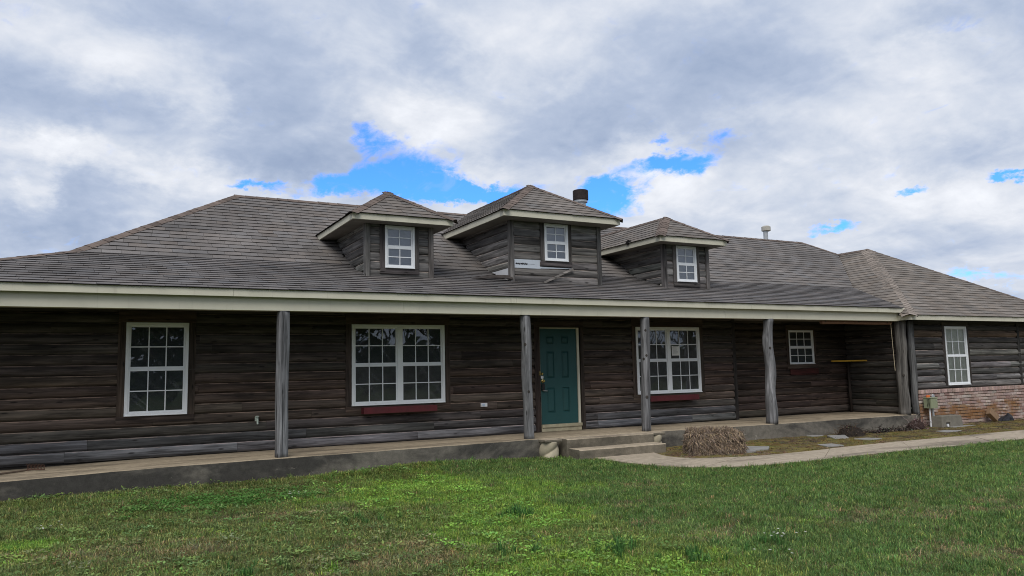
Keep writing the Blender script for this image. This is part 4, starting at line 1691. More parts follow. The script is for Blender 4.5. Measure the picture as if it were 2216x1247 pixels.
def twisted(name, c, r, z0, z1, label, ph):
    root = empty(name, (c[0], c[1], z0), label, 'ornament', 'twisted concrete stubs beside the steps')
    n, m = 40, 26
    V, F = [], []
    for i in range(m):
        f = i/(m-1)
        z = z0+(z1-.05-z0)*f
        for j in range(n):
            a = 2*math.pi*j/n
            q = abs(math.sin(1.0*(a-4.2*f)+ph))
            rr = r*(.74+.28*q**.5)
            V.append((c[0]+rr*math.cos(a), c[1]+rr*math.sin(a), z))
    for i in range(m-1):
        for j in range(n):
            F.append((i*n+j, i*n+(j+1) % n, (i+1)*n+(j+1) % n, (i+1)*n+j))
    F += [tuple(range(n))[::-1], tuple(range((m-1)*n, m*n))]
    obj('twisted_shaft', MB().add(V, F), TWIST, root, smooth=True)
    obj('top_slab', MB().box(c[0]-r*1.02, c[0]+r*1.02, c[1]-r, c[1]+r, z1-.052, z1), STEPC, root, bevel=.012)


twisted('twisted_stub', (-.755, -.06, 0), .185, -.39, .018, 'stubby twisted rope-like concrete ornament left of the steps', .9)
twisted('twisted_stub', (1.72, -.07, 0), .17, -.37, .01, 'stubby twisted concrete ornament right of the steps, half hidden under the post', .2)

# ---- bale of straw


def build_bale():
    ang = math.atan2(-1.0, 1.0)*.08
    root = empty('straw_bale', (2.15, -1.35, -.345), 'old grey-brown straw bale lying on the bare bed by the path', 'bale')
    M_ = Matrix.Translation(Vector((2.15, -1.36, -.345))) @ Matrix.Rotation(R(-14), 4, 'Z')
    Lx, Ly, Lz = .53, .23, .42
    m = MB()
    nx, ny, nz = 12, 5, 6
    import itertools
    pts = {}

    def P(i, j, k_):
        x, y, z = -Lx+2*Lx*i/nx, -Ly+2*Ly*j/ny, Lz*k_/nz
        s = 1-.03*max(0, (z-.2)/.2)
        dx = .035*noise.noise(Vector((x*4, y*4, z*4)))
        v = Vector((x*(s if x > 0 else 1)+dx, y*(1-.2*(z/Lz)**2)+.03*noise.noise(Vector((x*5, y*5+7, z*5))), z+(.04*noise.noise(Vector((x*5, y*3, 9))) if k_ == nz else 0)-(.05*max(0, x/Lx) if k_ == nz else 0)))
        return M_ @ v
    V, F = [], []

    def grid(fn, a, b):
        o_ = len(V)
        for i in range(a+1):
            for j in range(b+1):
                V.append(fn(i, j))
        for i in range(a):
            for j in range(b):
                F.append((o_+i*(b+1)+j, o_+(i+1)*(b+1)+j, o_+(i+1)*(b+1)+j+1, o_+i*(b+1)+j+1))
    grid(lambda i, k_: P(i, 0, k_), nx, nz)
    grid(lambda i, k_: P(nx-i, ny, k_), nx, nz)
    grid(lambda i, j: P(i, j, nz), nx, ny)
    grid(lambda j, k_: P(0, ny-j, k_), ny, nz)
    grid(lambda j, k_: P(nx, j, k_), ny, nz)
    m.add(V, F)
    obj('bale_core', m, flat_mat('bale_core', (.11, .085, .065), .95, .1, .4, 20.0, .5), root, smooth=True)
    st = MB()
    cols = [(.285, .215, .16), (.20, .15, .115), (.38, .285, .20), (.11, .085, .068), (.32, .26, .21), (.47, .36, .23)]
    for q in range(6500):
        r0 = rnd.random()
        u, w_ = rnd.random(), rnd.random()
        if r0 < .5:
            p, nrm = (u*nx, 0, w_*nz), Vector((0, -1, 0))
        elif r0 < .8:
            p, nrm = (u*nx, w_*ny, nz), Vector((0, 0, 1))
        elif r0 < .9:
            p, nrm = (nx, u*ny, w_*nz), Vector((1, 0, 0))
        else:
            p, nrm = (0, u*ny, w_*nz), Vector((-1, 0, 0))
        b = P(*p)
        nrm = (M_.to_3x3() @ nrm).normalized()
        dr = Vector((rnd.gauss(0, .45), rnd.gauss(0, .4), rnd.gauss(-.75, .5) if (r0 < .5 or r0 >= .8) else rnd.gauss(.25, .4)))
        dr = (dr+nrm*(rnd.uniform(.1, .8) if r0 < .8 else rnd.uniform(0, .2))).normalized()
        ln = rnd.uniform(.05, .15)*(1 if r0 < .8 else .7)
        sd_ = dr.cross(Vector((rnd.gauss(0, 1), rnd.gauss(0, 1), rnd.gauss(0, 1)))).normalized()*.0042
        mid = b+dr*ln*.55
        tip = b+dr*ln+Vector((0, 0, -.035*rnd.random()))
        if tip.z < -.35:
            tip.z = -.345
        st.add([b-sd_, b+sd_, mid+sd_, mid-sd_, tip], [(0, 1, 2, 3), (3, 2, 4)], 0, jit(rnd.choice(cols), .15))
    obj('straw', st, TINTED, root, tint=True, kind='stuff')
    # two sunken twines
    for z_ in (.235,):
        tw = MB()
        line = [M_ @ Vector((x, -Ly*.99-.012, z_+.008*math.sin(x*9))) for x in np.linspace(-Lx, Lx, 12)]
        tw.tube(line, .006, 5)
        obj('twine', tw, flat_mat('baling_twine', (.05, .045, .04), .9, .1), root)


build_bale()

# ---- paving stones lying in the bed


def stone(poly, th, z, label, name='stepping_stone', tilt=(0, 0)):
    m = MB()
    cx, cy = sum(p[0] for p in poly)/len(poly), sum(p[1] for p in poly)/len(poly)
    pl = [(p[0], p[1], z+tilt[0]*(p[0]-cx)+tilt[1]*(p[1]-cy)) for p in poly]
    m.prism(pl, (0, 0, th))
    o = obj(name, m, FLAGSTONE, bevel=.012)
    tag(o, label, 'paver', 'loose pavers lying in the bed')


stone([(2.93, -1.5), (3.3, -1.62), (3.56, -1.4), (3.2, -1.08)], .06, -.36, 'thick grey paver at the right end of the straw bale', tilt=(.02, .03))
stone([(2.62, -1.72), (2.85, -1.75), (2.92, -1.56), (2.7, -1.5)], .07, -.37, 'small grey stone wedged against the foot of the straw bale')
stone([(4.62, -1.9), (5.02, -1.98), (5.1, -1.62), (4.75, -1.55)], .035, -.355, 'flat grey paver between the straw bale and the heap of roots')
stone([(6.15, -.25), (6.6, -.16), (6.5, .0), (6.2, .0)], .03, -.358, 'thin paver against the porch slab left of the root heap')
stone([(5.98, -.98), (6.39, -1.02), (6.75, -.62), (6.3, -.5)], .05, -.36, 'pale uneven paver just before the root heap', tilt=(.0, .05))
stone([(6.3, -1.19), (6.47, -1.53), (6.85, -1.5), (6.72, -1.2)], .03, -.355, 'flat paver right of the root heap nearest the path')
stone([(9.17, -1.47), (9.84, -1.42), (9.72, -1.12), (9.3, -1.12)], .035, -.362, 'large flat paver in front of the cast concrete block')

# ---- heaps of roots and leaves


def heap(name, c, rx, ry, h, label, cat, cols, n_sticks, n_leaves, seed, core=(.03, .024, .02), spiky=.2):
    rs = random.Random(seed)
    root = empty(name, c, label, cat)
    m = MB()
    nu, nv = 22, 8
    V, F = [], []
    for i in range(nv+1):
        f = i/nv
        for j in range(nu):
            a = 2*math.pi*j/nu
            k_ = 1+.35*noise.noise(Vector((math.cos(a)*1.5, math.sin(a)*1.5, f*2+seed)))
            rr = math.cos(f*math.pi/2)*k_
            z = h*math.sin(f*math.pi/2)*(1+.3*noise.noise(Vector((math.cos(a)*2, math.sin(a)*2, seed+f*4))))
            V.append((c[0]+rx*rr*math.cos(a), c[1]+ry*rr*math.sin(a), c[2]-.01+z*.8))
    for i in range(nv):
        for j in range(nu):
            F.append((i*nu+j, i*nu+(j+1) % nu, (i+1)*nu+(j+1) % nu, (i+1)*nu+j))
    m.add(V, F)
    obj('soil_core', m, flat_mat(name+'_soil', core, .95, .1, .5, 18.0, .6), root)
    sm, lf = MB(), MB()
    for q in range(n_sticks):
        a, rr = rs.uniform(0, 6.28), rs.random()**.5
        b = Vector((c[0]+rx*rr*math.cos(a), c[1]+ry*rr*math.sin(a), c[2]+h*(1-rr)*.9))
        dr = Vector((math.cos(a)*.7+rs.gauss(0, .5), math.sin(a)*.5+rs.gauss(0, .5), rs.uniform(-.3, .9)*(1+spiky)))
        dr.normalize()
        ln = rs.uniform(.08, .24)*(1+spiky)
        p2 = b+dr*ln*.5+Vector((rs.gauss(0, .02), rs.gauss(0, .02), rs.gauss(0, .02)))
        p3 = b+dr*ln+Vector((rs.gauss(0, .03), rs.gauss(0, .03), -.03))
        for p in (p2, p3):
            p.z = max(p.z, c[2]+.002)
        sm.tube([b, p2, p3], [.007, .005, .002], 5, tint=rs.choice(cols))
    for q in range(n_leaves):
        a, rr = rs.uniform(0, 6.28), rs.random()**.5*1.25
        f = max(0, 1-rr)
        b = Vector((c[0]+rx*rr*math.cos(a), c[1]+ry*rr*math.sin(a), c[2]+.012+h*f*1.0))
        u = Vector((rs.gauss(0, 1), rs.gauss(0, 1), rs.gauss(0, .6))).normalized()*rs.uniform(.015, .04)
        w_ = u.cross(Vector((rs.gauss(0, .5), rs.gauss(0, .5), 1))).normalized()*rs.uniform(.008, .02)
        lf.add([b-u, b+w_, b+u, b-w_+Vector((0, 0, .006))], [(0, 1, 2, 3)], 0, tuple(v*rs.uniform(.7, 1.3) for v in rs.choice(cols)))
    obj('roots', sm, TINTED, root, tint=True, kind='stuff')
    obj('dead_leaves', lf, TINTED, root, tint=True, kind='stuff')


heap('root_heap', (7.14, -.46, -.36), .40, .24, .27, 'low heap of dark dug-up roots against the porch slab', 'heap', [(.05, .038, .03), (.09, .065, .045), (.14, .10, .07)], 110, 190, 3, spiky=.25)
heap('dead_plant', (9.78, -.30, -.36), .27, .18, .27, 'dead shriveled reddish plant at the corner of porch and brick wall', 'plant', [(.10, .06, .055), (.2, .14, .12), (.34, .28, .26), (.07, .045, .04)], 70, 150, 5, core=(.05, .033, .03), spiky=.5)
heap('leaf_drift', (8.75, -.30, -.352), .75, .2, .055, 'drift of dark leaves and twigs along the foot of the slab', 'leaf litter', [(.035, .028, .025), (.06, .045, .035), (.16, .13, .11), (.02, .018, .018)], 90, 420, 8, core=(.022, .018, .016), spiky=.0)

# ---- utility box on conduits


def build_utility():
    root = empty('utility_box', (10.60, -.16, -.38), 'pale green utility box on grey conduits before the brick wall', 'utility box')
    x0, x1, y0, y1, z0, z1 = 10.49, 10.755, -.27, -.06, .118, .39
    b = obj('box_body', MB().box(x0, x1, y0, y1, z0, z1-.012), BOXGREEN, root, bevel=.006)
    obj('lid', MB().box(x0-.012, x1+.012, y0-.014, y1+.01, z1-.0118, z1+.004), BOXGREEN, root, bevel=.004)
    s = MB()
    for i in range(7):
        z = z0+.03+i*.031
        s.box(x0-.003, x0-.0005, y0+.04, y0+.075, z, z+.017)
        s.box(x0-.003, x0-.0005, y0+.09, y0+.115, z+.006, z+.02)
    obj('vent_slots', s, BLACK, b)
    obj('latch', MB().lathe((x1-.06, y0-.0005, z1-.075), [(.014, 0), (.014, -.008), (.006, -.012)], 10, 0, 'y'), STEEL, b)
    obj('conduit', MB().tube([(10.56, -.17, -.4), (10.56, -.17, .12)], .021, 10), WHITEP, root)
    obj('conduit', MB().tube([(10.72, -.16, -.4), (10.695, -.17, -.1), (10.665, -.17, .12)], .03, 10), GALV, root)
    for (x, y, r_) in ((10.57, -.12, .032), (10.63, -.1, .026), (10.69, -.09, .024)):
        obj('orange_cap', MB().lathe((x, y, z1+.004), [(r_, 0), (r_, .03), (r_*.7, .05), (.005, .058)], 10), ORANGE, root)
    w_ = MB()
    w_.tube([(10.7, -.08, .12), (10.78, -.06, .04), (10.83, -.09, -.03), (10.80, -.12, -.08)], .004, 5)
    w_.tube([(10.71, -.08, .12), (10.76, -.05, .0), (10.86, -.07, -.05)], .004, 5)
    obj('loose_wire', w_, PALEWOOD, root)
    j = tag(obj('junction_cover', MB().lathe((10.98, .004, .405), [(.062, 0), (.062, -.018), (.055, -.026), (.02, -.028)], 18, 0, 'y'), GALV), 'round grey metal cover on the brick beside the utility box', 'cover plate')
    tag(obj('plastic_pipe', MB().tube([(10.62, -.3, -.30), (11.02, -.40, -.352)], .016, 8), WHITEP), 'short pale plastic pipe lying at the foot of the utility box', 'pipe')


build_utility()


def build_block():
    x0, x1, y0, y1, z0, z1 = 10.62, 11.42, -.46, -.18, -.365, -.075
    m = MB()
    # front outline with a square notch low on the left
    pl = [(x0+.30, y0, z0), (x1+.05, y0, z0), (x1-.03, y0, z1), (x0-.02, y0, z1), (x0-.05, y0, z0), (x0+.14, y0, z0), (x0+.14, y0, z0+.12), (x0+.30, y0, z0+.12)]
    m.prism(pl, (0, .28, 0))
    root = empty('cast_block', ((x0+x1)/2, -.32, z0), 'grey cast concrete block with a square notch by the utility box', 'block')
    obj('block_body', m, CMU, root, bevel=.012)
    obj('notch_pipe', MB().tube([(x0+.24, y0+.02, z0+.05), (x0+.24, y1-.04, z0+.05)], .04, 12), WHITEP, root).name = 'drain_pipe'  # white plastic pipe lying inside the square notch
    tag(obj('footing_slab', MB().prism([(10.86, -.62, -.372), (11.75, -.60, -.372), (11.62, -.40, -.372), (10.75, -.40, -.372)], (0, 0, .022)), FLAGSTONE, bevel=.006), 'thin flat slab lying at the foot of the notched block', 'paver', 'loose pavers lying in the bed')


build_block()
tb = MB()
tb.box(-.22, .22, -.05, .05, -.1, .1)
o = obj('tilted_block', tb, TANBLOCK, bevel=.01)
o.location = (13.18, -.19, -.245)
o.rotation_euler = (R(-18), R(42), R(-12))
o.scale = (.75, 1.3, 1.05)
tag(o, 'tan brick-like block tipped on edge against the brick wall', 'block')
bg = MB()
V, F = [], []
nu, nv = 18, 7
for i in range(nv+1):
    f = i/nv
    for j in range(nu):
        a = 2*math.pi*j/nu
        rr = math.cos(f*math.pi/2)*(1+.4*noise.noise(Vector((math.cos(a)*2, math.sin(a)*2, f*3))))
        V.append((13.85+.34*rr*math.cos(a)+.1*f, -.16+.12*rr*math.sin(a), -.375+.17*math.sin(f*1.57)*(1+.3*math.cos(a))))
for i in range(nv):
    for j in range(nu):
        F.append((i*nu+j, i*nu+(j+1) % nu, (i+1)*nu+(j+1) % nu, (i+1)*nu+j))
bg.add(V, F)
tag(obj('black_bag', bg, CLOTH), 'crumpled black bag beside the tipped tan block', 'bag')

# ---- rake on the porch


def build_rake():
    root = empty('garden_rake', (-9.2, 1.0, -.03), 'old rusty garden rake lying tines up on the left end of the porch', 'rake')
    z = -.018
    obj('handle', MB().tube([(-11.0, -.1, z), (-10.2, .38, z+.004), (-9.5, .82, z+.004), (-9.215, 1.0, z+.008)], [.016, .016, .016, .013], 8), HANDLE, root)
    hd = MB()
    hd.tube([(-9.215, 1.0, z+.01), (-9.14, 1.02, z+.012)], [.011, .009], 6)
    hd.tube([(-9.2, 1.12, z+.014), (-8.965, .90, z+.014)], .01, 6)
    hd.tube([(-9.14, 1.02, z+.012), (-9.05, 1.03, z+.016)], .008, 6)
    obj('rake_head', hd, RUST, root)
    for i in range(13):
        f = i/12
        x, y = -9.2+.235*f, 1.12-.22*f
        obj('tine', MB().tube([(x, y, z+.014), (x+.004, y-.004, z+.06), (x-.012, y-.014, z+.098)], [.005, .005, .003], 5), RUST, root)


build_rake()

# ---- corner shelf, rolled blind, rod, notice, stick, flashing
cs = empty('corner_shelf', (9.98, 1.72, -.02), 'narrow yellow-edged shelf across the dark corner of the porch on an upright', 'shelf')
A_, B_ = Vector((9.46, D2-.02, 1.36)), Vector((10.075, 1.2, 1.36))
dr_ = (B_-A_).normalized()
nn_ = Vector((-dr_.y, dr_.x, 0))
obj('front_edge', MB().prism([A_, B_, B_+Vector((0, 0, .036)), A_+Vector((0, 0, .036))], nn_*.02), YELLOW, cs)
obj('shelf_board', MB().prism([A_+nn_*.021, B_+nn_*.021, Vector((10.085, D2-.01, 1.36))], (0, 0, .02)), WOOD[0], cs, (.06, .045, .035))
obj('upright', MB().tube([(10.0, 1.74, -.025), (9.985, 1.735, .7), (9.99, 1.73, 1.36)], [.045, .035, .04], 9), WOOD[2], cs, (.045, .035, .03), smooth=True)

rb = empty('rolled_blind', (8.5, .2, 2.3), 'brown slat blind rolled up under the porch beam at its right end', 'blind')
obj('blind_roll', MB().tube([(7.17, .2, 2.325), (8.0, .2, 2.328), (9.0, .2, 2.322), (9.78, .2, 2.325)], .042, 12), BLINDROLL, rb)
for x in (7.3, 8.5, 9.6):
    obj('hanger', MB().box(x-.012, x+.012, .155, .245, 2.32, 2.46), flat_mat('hanger_strap', (.1, .08, .07), .8, .2), rb)
obj('wand', MB().tube([(9.685, .13, 2.32), (9.69, .12, 1.7), (9.705, .115, 1.10)], [.006, .006, .008], 6), PALEWOOD, rb)

nt = empty('paper_notice', (3.685, D-.012, 1.58), 'white printed notice taped inside the right double window', 'notice')
obj('sheet', MB().box(3.578, 3.803, D+.006, D+.0085, 1.583, 1.806), PAPER, nt)
pr = MB()
for i in range(9):
    z = 1.775-i*.02
    pr.box(3.60, 3.60+rnd.uniform(.11, .18), D+.004, D+.0058, z, z+.006)
pr.box(3.62, 3.76, D+.004, D+.0058, 1.79, 1.798)
obj('printed_lines', pr, GREYINK, nt)

stk = MB()
a0, a1 = Vector((.0, DY-.045, roof_z(DY-.045)+.02)), Vector((.735, DY-.055, 3.487))
dv = (a1-a0).normalized()
pv = Vector((-dv.z, 0, dv.x))
stk.prism([a0-pv*.022, a1-pv*.022, a1+pv*.022, a0+pv*.022], (0, .022, 0))
o = obj('loose_batten', stk, WOOD[0], None, (.22, .20, .185), bevel=.003)
tag(o, 'pale loose batten leaning slantwise on the middle dormer front', 'batten')

bf = MB()
V, F = [], []
nn2 = 12
for i in range(nn2+1):
    f = i/nn2
    x = -1.62+f*.86
    y = 1.42-.16*f
    z = roof_z(y)+.03+.07*math.sin(f*2.0)
    V += [(x, y-.06, z-.035), (x, y+.03, z+.05*f), (x, y+.05, z+.05*f-.012), (x, y-.05, z-.05)]
for i in range(nn2):
    for j in range(4):
        F.append((i*4+j, (i+1)*4+j, (i+1)*4+(j+1) % 4, i*4+(j+1) % 4))
bf.add(V, F)
tag(obj('bent_flashing', bf, flat_mat('dark_flashing', (.05, .042, .038), .6, .3, .4, 9.0)), 'bent dark strip of flashing curling off the roof left of the middle dormer', 'flashing')
# shingle curled up at the edge of the right dormer roof
# ================================================================== LAWN
BR = [(-3.9, -3.2, .9, 1.6), (-3.75, -2.5, 1.3, .8), (-3.85, -1.4, .9, .5), (-3.95, -4.6, 1.0, .6), (-4.6, -6.9, 1.0, .7), (-4.5, -5.3, .8, .5), (-5.2, -2.4, .7, .4), (-4.4, -7.6, 1.1, .6), (-2.6, -3.2, .8, .5), (-8.9, -3.3, .5, .6)]
DRY = [(-7.4, -4.4, .7, .6), (-6.2, -5.4, .9, .7), (-6.1, -3.1, 1.0, .4), (-8.4, -4.1, .7, .7), (-1.25, -3.7, .8, .4), (-.6, -6.9, .8, .6), (1.1, -7.0, 1.6, 1.0), (-2.5, -6.8, .7, .4), (-5.2, -5.6, .6, .5), (-1.3, -8.6, 1.1, .7), (-2.5, -4.8, .8, .4), (-5.9, -6.3, .9, .6), (-3.5, -2.5, .5, .15), (-4.5, -2.05, .5, .15), (-6.9, -2.9, .6, .3), (-3.0, -5.9, .7, .3)]


def lawn_tint(x, y):
    n1 = noise.fractal(Vector((x*.55, y*.9, 2.1)), 1, 2, 4)
    n2 = noise.fractal(Vector((x*1.6, y*2.4, 8.3)), 1, 2, 4)
    n3 = noise.noise(Vector((x*5, y*5, 1)))
    g = Vector((.160, .220, .070)) if x < -3.4 else Vector((.122, .218, .060))
    if -5.3 < x < -3.2:
        g = Vector((.165, .245, .064))
    b = sum(math.exp(-((x-a)/r1)**2-((y-c)/r2)**2) for a, c, r1, r2 in BR)
    d = sum(math.exp(-((x-a)/r1)**2-((y-c)/r2)**2) for a, c, r1, r2 in DRY)
    bm = min(1, max(0, (b*1.2+n2*.75-.38)*1.8))
    dm = min(1, max(0, (d*.95+n2*.7+n1*.35-.5)*1.7))
    dm2 = min(1, max(0, (n2*.9-n1*.5-.42)*1.3))
    bm *= .55+.6*min(1, max(0, .5+1.6*noise.fractal(Vector((x*4.2, y*5.0, 5)), 1, 2, 3)))
    bright = rnd.random() < bm
    c = g.lerp(Vector((.225, .375, .065)), .9 if bright else bm*.25)
    if not bright and rnd.random() < max(dm*.62, dm2*.5, .07):
        c = c.lerp(Vector((.235, .19, .115)), rnd.uniform(.4, .9))
    c = Vector((c.x*(1+rnd.gauss(0, .1)), c.y, c.z*(1+rnd.gauss(0, .1))))*math.exp(rnd.gauss(0, .16))
    c *= 1+.3*n3+.2*n1
    return (max(.01, c.x), max(.01, c.y), max(.008, c.z)), (.9 if bright else .03), dm


def blade_source(name, nb, spread, h, w, lean, seed, brown=.12):
    rs = random.Random(seed)
    V, F, S = [], [], []
    for q in range(nb):
        a, rr = rs.uniform(0, 6.283), spread*rs.random()**.5
        b = Vector((rr*math.cos(a), rr*math.sin(a), -.012))
        hh = h*rs.uniform(.45, 1.25)
        la = rs.uniform(0, 6.283)
        ld = Vector((math.cos(la), math.sin(la), 0))
        ln = rs.uniform(.15, 1.0)*lean
        sd_ = Vector((-ld.y, ld.x, 0))*w*rs.uniform(.7, 1.3)*.5
        tw = ld*w*rs.uniform(-.3, .3)
        m = b+ld*hh*ln*.35+Vector((0, 0, hh*.62*(1-.25*ln)))
        t = b+ld*hh*ln*1.0+Vector((0, 0, hh*(1-.55*ln)))
        o_ = len(V)
        V += [b-sd_, b+sd_, m+sd_*.85+tw, m-sd_*.85+tw, t]
        F += [(o_, o_+1, o_+2, o_+3), (o_+3, o_+2, o_+4)]
        k_ = rs.choice((.5, .8, 1.0, 1.2, 1.7))*rs.uniform(.85, 1.15)
        br = rs.random() < brown
        col = (k_*1.75, k_*1.25, k_*1.35) if br else (k_*rs.uniform(.85, 1.15), k_, k_*rs.uniform(.8, 1.1))
        S += [col, col, col, col, tuple(c*1.15 for c in col)]
    return source(name, [tuple(v) for v in V], F, S, GRASS)


def leaf_source(name, n_, size, seed):
    rs = random.Random(seed)
    V, F, S = [], [], []
    for q in range(n_):
        a, rr = rs.uniform(0, 6.283), .09*rs.random()**.5
        b = Vector((rr*math.cos(a), rr*math.sin(a), rs.uniform(.02, .06)))
        d = Vector((math.cos(a+rs.gauss(0, .6)), math.sin(a+rs.gauss(0, .6)), rs.uniform(-.1, .6))).normalized()
        s_ = d.cross(Vector((0, 0, 1))).normalized()*size*rs.uniform(.3, .45)
        L = size*rs.uniform(.8, 1.3)
        o_ = len(V)
        V += [b, b+d*L*.5+s_, b+d*L, b+d*L*.5-s_]
        F += [(o_, o_+1, o_+2, o_+3)]
        k_ = rs.uniform(.8, 1.5)
        S += [(k_, k_*1.1, k_)]*4
    return source(name, [tuple(v) for v in V], F, S, GRASS)


def build_lawn():
    rs = random.Random(11)
    src = [blade_source('grass_tuft_a%d' % i, 46, .10, .062, .0055, 1.05, 20+i, .14) for i in range(5)]
    src += [blade_source('grass_tuft_b%d' % i, 60, .085, .045, .0045, .9, 40+i, .05) for i in range(3)]       # fine bright creeping grass
    src += [blade_source('grass_tuft_c%d' % i, 40, .10, .055, .0055, 1.25, 60+i, .35) for i in range(3)]      # thin dry grass
    src += [blade_source('grass_tuft_d%d' % i, 34, .05, .17, .008, .8, 80+i, .05) for i in range(2)]          # coarse tall tufts
    src += [leaf_source('weed_leaf_e%d' % i, 16, .035, 90+i) for i in range(2)]
    # names sort alphabetically in the collection, so indices follow the list
    P_, Rr, S_, I_, T_ = [], [], [], [], []
    right, up_, fwd = np.array(cr2), np.array(cu2), np.array(cf)
    n = 0
    tries = 0
    while n < 38000 and tries < 400000:
        tries += 1
        # denser near the camera: sample by distance
        dist = 5.0+rs.random()**.85*11.5
        az = YAW+rs.uniform(-.66, .66)
        x = CAM_LOC.x+dist/math.cos(az-YAW)*math.sin(az)
        y = CAM_LOC.y+dist/math.cos(az-YAW)*math.cos(az)
        if y > 0 and x > -11.4:
            continue
        if x > 19 or not on_lawn(x, y):
            continue
        t, bm, dm = lawn_tint(x, y)
        if dm > .5 and rs.random() < .25*dm:
            continue
        z = lawn_h(x, y)
        r_ = rs.random()
        sc = rs.uniform(.8, 1.2)
        # grass stands taller along the slab and the path, where the mower does not reach
        edge = 0
        if y > -.45:
            edge = 1
        elif x > .5 and y > path_y(x, PATH_OUT)-.35:
            edge = .8
        elif -.6 < x < .5 and y > -3.2 and not on_lawn(x+.3, y):
            edge = .8
        if r_ < .012:
            i = 11+rs.randrange(2)
            sc *= .6
            t = tuple(c*.9 for c in t)
        elif r_ < .06 and x < -3.5:
            i = 13+rs.randrange(2)
        elif rs.random() < bm:
            i = 5+rs.randrange(3)
        elif rs.random() < dm:
            i = 8+rs.randrange(3)
        else:
            i = rs.randrange(5)
            if x > -1:
                sc *= 1.1
        sc *= 1+.25*edge
        P_.append((x, y, z))
        Rr.append((rs.gauss(0, .08), rs.gauss(0, .08), rs.uniform(0, 6.283)))
        S_.append(sc)
        I_.append(i)
        T_.append(t)
        n += 1
    for (cx, cy, cnt, rad) in ((-3.97, -6.7, 14, .22), (-3.98, -4.62, 10, .2), (-7.0, -5.6, 6, .3), (-5.4, -4.2, 6, .3), (-3.6, -7.4, 8, .25), (-2.9, -7.3, 6, .25), (-4.9, -6.2, 6, .2)):
        for q in range(cnt):
            x, y = cx+rs.gauss(0, rad*.6), cy+rs.gauss(0, rad*.6)
            P_.append((x, y, lawn_h(x, y)))
            Rr.append((0, 0, rs.uniform(0, 6.28)))
            S_.append(rs.uniform(.55, .95))
            I_.append(11+rs.randrange(2))
            T_.append((.08, .19, .05))
    for q in range(260):
        x, y = -6.7+rs.gauss(0, .7), -1.7+rs.gauss(0, .35)
        if not on_lawn(x, y):
            continue
        P_.append((x, y, lawn_h(x, y)))
        Rr.append((0, 0, rs.uniform(0, 6.28)))
        S_.append(rs.uniform(.8, 1.2))
        I_.append(13+rs.randrange(2))
        T_.append((.09, .19, .045))
    return scatter('lawn_grass', P_, Rr, S_, I_, T_, src)


build_lawn()


def build_litter():
    rs = random.Random(5)
    src = []
    for i in range(4):
        V, F, S = [], [], []
        for q in range(26):
            a, rr = rs.uniform(0, 6.28), .09*rs.random()**.5
            b = Vector((rr*math.cos(a), rr*math.sin(a), rs.uniform(.003, .016)))
            u = Vector((rs.gauss(0, 1), rs.gauss(0, 1), rs.gauss(0, .45))).normalized()*rs.uniform(.008, .024)
            w_ = u.cross(Vector((rs.gauss(0, .3), rs.gauss(0, .3), 1))).normalized()*rs.uniform(.003, .009)
            o_ = len(V)
            V += [b-u, b+w_, b+u, b-w_]
            F.append((o_, o_+1, o_+2, o_+3))
            k_ = rs.choice((.7, .85, 1, 1.15, 1.5))
            S += [(k_, k_, k_)]*4
        src.append(source('litter_%d' % i, [tuple(v) for v in V], F, S, CHIP))
    P_, Rr, S_, I_, T_ = [], [], [], [], []
    for q in range(3600):
        x = 1.15+rs.random()*15.5
        y0 = path_y(max(x, 1.5), PATH_IN) if x > 1.5 else -1.9
        y = y0+.03+rs.random()*(-.05-y0)
        if x < 1.6 and y > -.7:
            continue
        z = -.348+.016*noise.noise(Vector((x*1.7, y*1.7, 4)))+.03*math.exp(-((x-3.3)/2.2)**2)*((y-y0)/-y0)-.02*min(1, max(0, (x-6)/4))*((y-y0)/-y0)
        moss = noise.fractal(Vector((x*.9, y*1.8, 3)), 1, 2, 3)
        c = (.175, .145, .048) if moss > .02 else ((.20, .145, .09) if y-y0 < .5 else (.12, .092, .06))
        if x < 1.9 or rs.random() < .1:
            c = (.17, .13, .08)
        P_.append((x, y, z))
        Rr.append((0, 0, rs.uniform(0, 6.28)))
        S_.append(rs.uniform(.45, 1.0))
        I_.append(rs.randrange(4))
        T_.append(tuple(v*rs.uniform(.7, 1.3) for v in c))
    scatter('bed_litter', P_, Rr, S_, I_, T_, src)


build_litter()

# small white wildflowers in the grass
PETAL = flat_mat('white_petals', (.8, .78, .72), .6, .2)
STEM = flat_mat('flower_stem', (.05, .1, .03), .7, .2)
for (cx, cy, n_, lab) in ((-2.55, -7.3, 12, 'loose cluster of tiny white flowers in the right half of the lawn'),
                          (-5.95, -2.05, 9, 'small clump of white flowers near the slab at the left of the lawn'),
                          (-8.75, -2.65, 8, 'low white flower clump at the left edge of the lawn'),
                          (-3.1, -7.75, 4, 'few white flowers beside the coarse tuft in the front of the lawn')):
    rt = empty('wildflower', (cx, cy, lawn_h(cx, cy)), lab, 'flowers', 'white flower clumps in the lawn')
    hd, st = MB(), MB()
    for q in range(n_):
        x, y = cx+rnd.gauss(0, .11), cy+rnd.gauss(0, .11)
        z = lawn_h(x, y)
        h_ = rnd.uniform(.07, .12)
        st.tube([(x, y, z), (x+rnd.gauss(0, .01), y, z+h_)], .0015, 4)
        for e in range(6):
            a = e*1.047
            c, s = math.cos(a), math.sin(a)
            r_ = rnd.uniform(.008, .013)
            hd.add([(x, y, z+h_), (x+r_*.7*(c-s*.5), y+r_*.7*(s+c*.5), z+h_+.004), (x+r_*c*1.3, y+r_*s*1.3, z+h_+.002), (x+r_*.7*(c+s*.5), y+r_*.7*(s-c*.5), z+h_+.004)], [(0, 1, 2, 3)])
    obj('petals', hd, PETAL, rt)
    obj('stems', st, STEM, rt)

# ================================================================== WOOD ACROSS THE FIELD (behind the camera, seen in the panes)


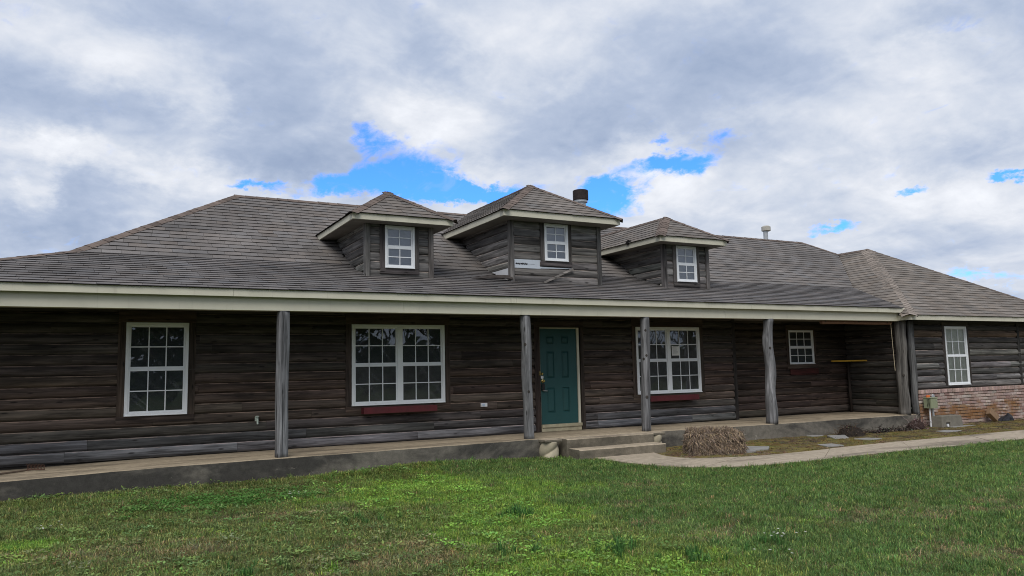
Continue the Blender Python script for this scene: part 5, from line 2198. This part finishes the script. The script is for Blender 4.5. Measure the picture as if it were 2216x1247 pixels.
def build_trees():
    rs = random.Random(3)
    tr, lf = MB(), MB()
    LEAF = [(.03, .042, .018), (.04, .045, .02), (.055, .045, .025)]

    def leaf(c, s_, tint):
        u = Vector((rs.gauss(0, 1), rs.gauss(0, 1), rs.gauss(0, 1))).normalized()*s_
        w_ = u.cross(Vector((rs.gauss(0, 1), rs.gauss(0, 1), rs.gauss(0, 1)))).normalized()*s_*.6
        lf.add([c-u, c+w_, c+u, c-w_], [(0, 1, 2, 3)], 0, tuple(v*rs.uniform(.6, 1.4) for v in tint))

    def branch(p, d, L, r_, lev, leafy, tint):
        q = p+d*L
        tr.tube([p, p.lerp(q, .5)+Vector((rs.gauss(0, .05*L), rs.gauss(0, .05*L), 0)), q], [r_, r_*.8, r_*.55], 4, cap=False)
        if lev == 0:
            if leafy:
                for _ in range(34):
                    leaf(q+Vector((rs.gauss(0, .6), rs.gauss(0, .6), rs.gauss(0, .55))), rs.uniform(.08, .2), tint)
            return
        for _ in range(3 if lev > 1 else 4):
            nd = (d+Vector((rs.gauss(0, .5), rs.gauss(0, .5), rs.gauss(.15, .3)))).normalized()
            branch(q, nd, L*rs.uniform(.62, .82), r_*.6, lev-1, leafy, tint)
    for i in range(44):
        x = -36+i*3.5+rs.uniform(-1.2, 1.2)
        y = -58+rs.uniform(-6, 6)
        bare = 17 < x < 24 or 44 < x < 62
        hgt = rs.uniform(2.3, 3.0) if bare else rs.uniform(3.2, 4.2)
        branch(Vector((x, y, -.4)), Vector((rs.gauss(0, .05), rs.gauss(0, .05), 1)).normalized(), hgt, .2, 4 if bare else 3, not bare, rs.choice(LEAF))
    for q in range(20000):                      # scrub and closed crowns at the field edge
        x = rs.uniform(-45, 125)
        bare = 17 < x < 24 or 44 < x < 62
        top = (4.0 if bare else 9.5)*(1+.3*noise.noise(Vector((x*.2, 0, 0))))
        leaf(Vector((x, -60+rs.gauss(0, 2.0), -.3+rs.random()**(1.3 if bare else .9)*top)), rs.uniform(.25, .55), rs.choice(LEAF))
    for q in range(9000):                       # the closed wood behind
        x = rs.uniform(-60, 150)
        bare = 16 < x < 25 or 44 < x < 64
        top = (4.6 if bare else 9.0)*(1+.25*noise.noise(Vector((x*.15, 3, 0))))
        leaf(Vector((x, -68+rs.gauss(0, 2.0), -.3+rs.random()*top)), rs.uniform(.5, 1.0), rs.choice(LEAF))
    lf.add(tr.v, tr.f, 0, (.06, .05, .042))
    tag(obj('far_woods', lf, TINTED, None, tint=True), kind='stuff')


build_trees()
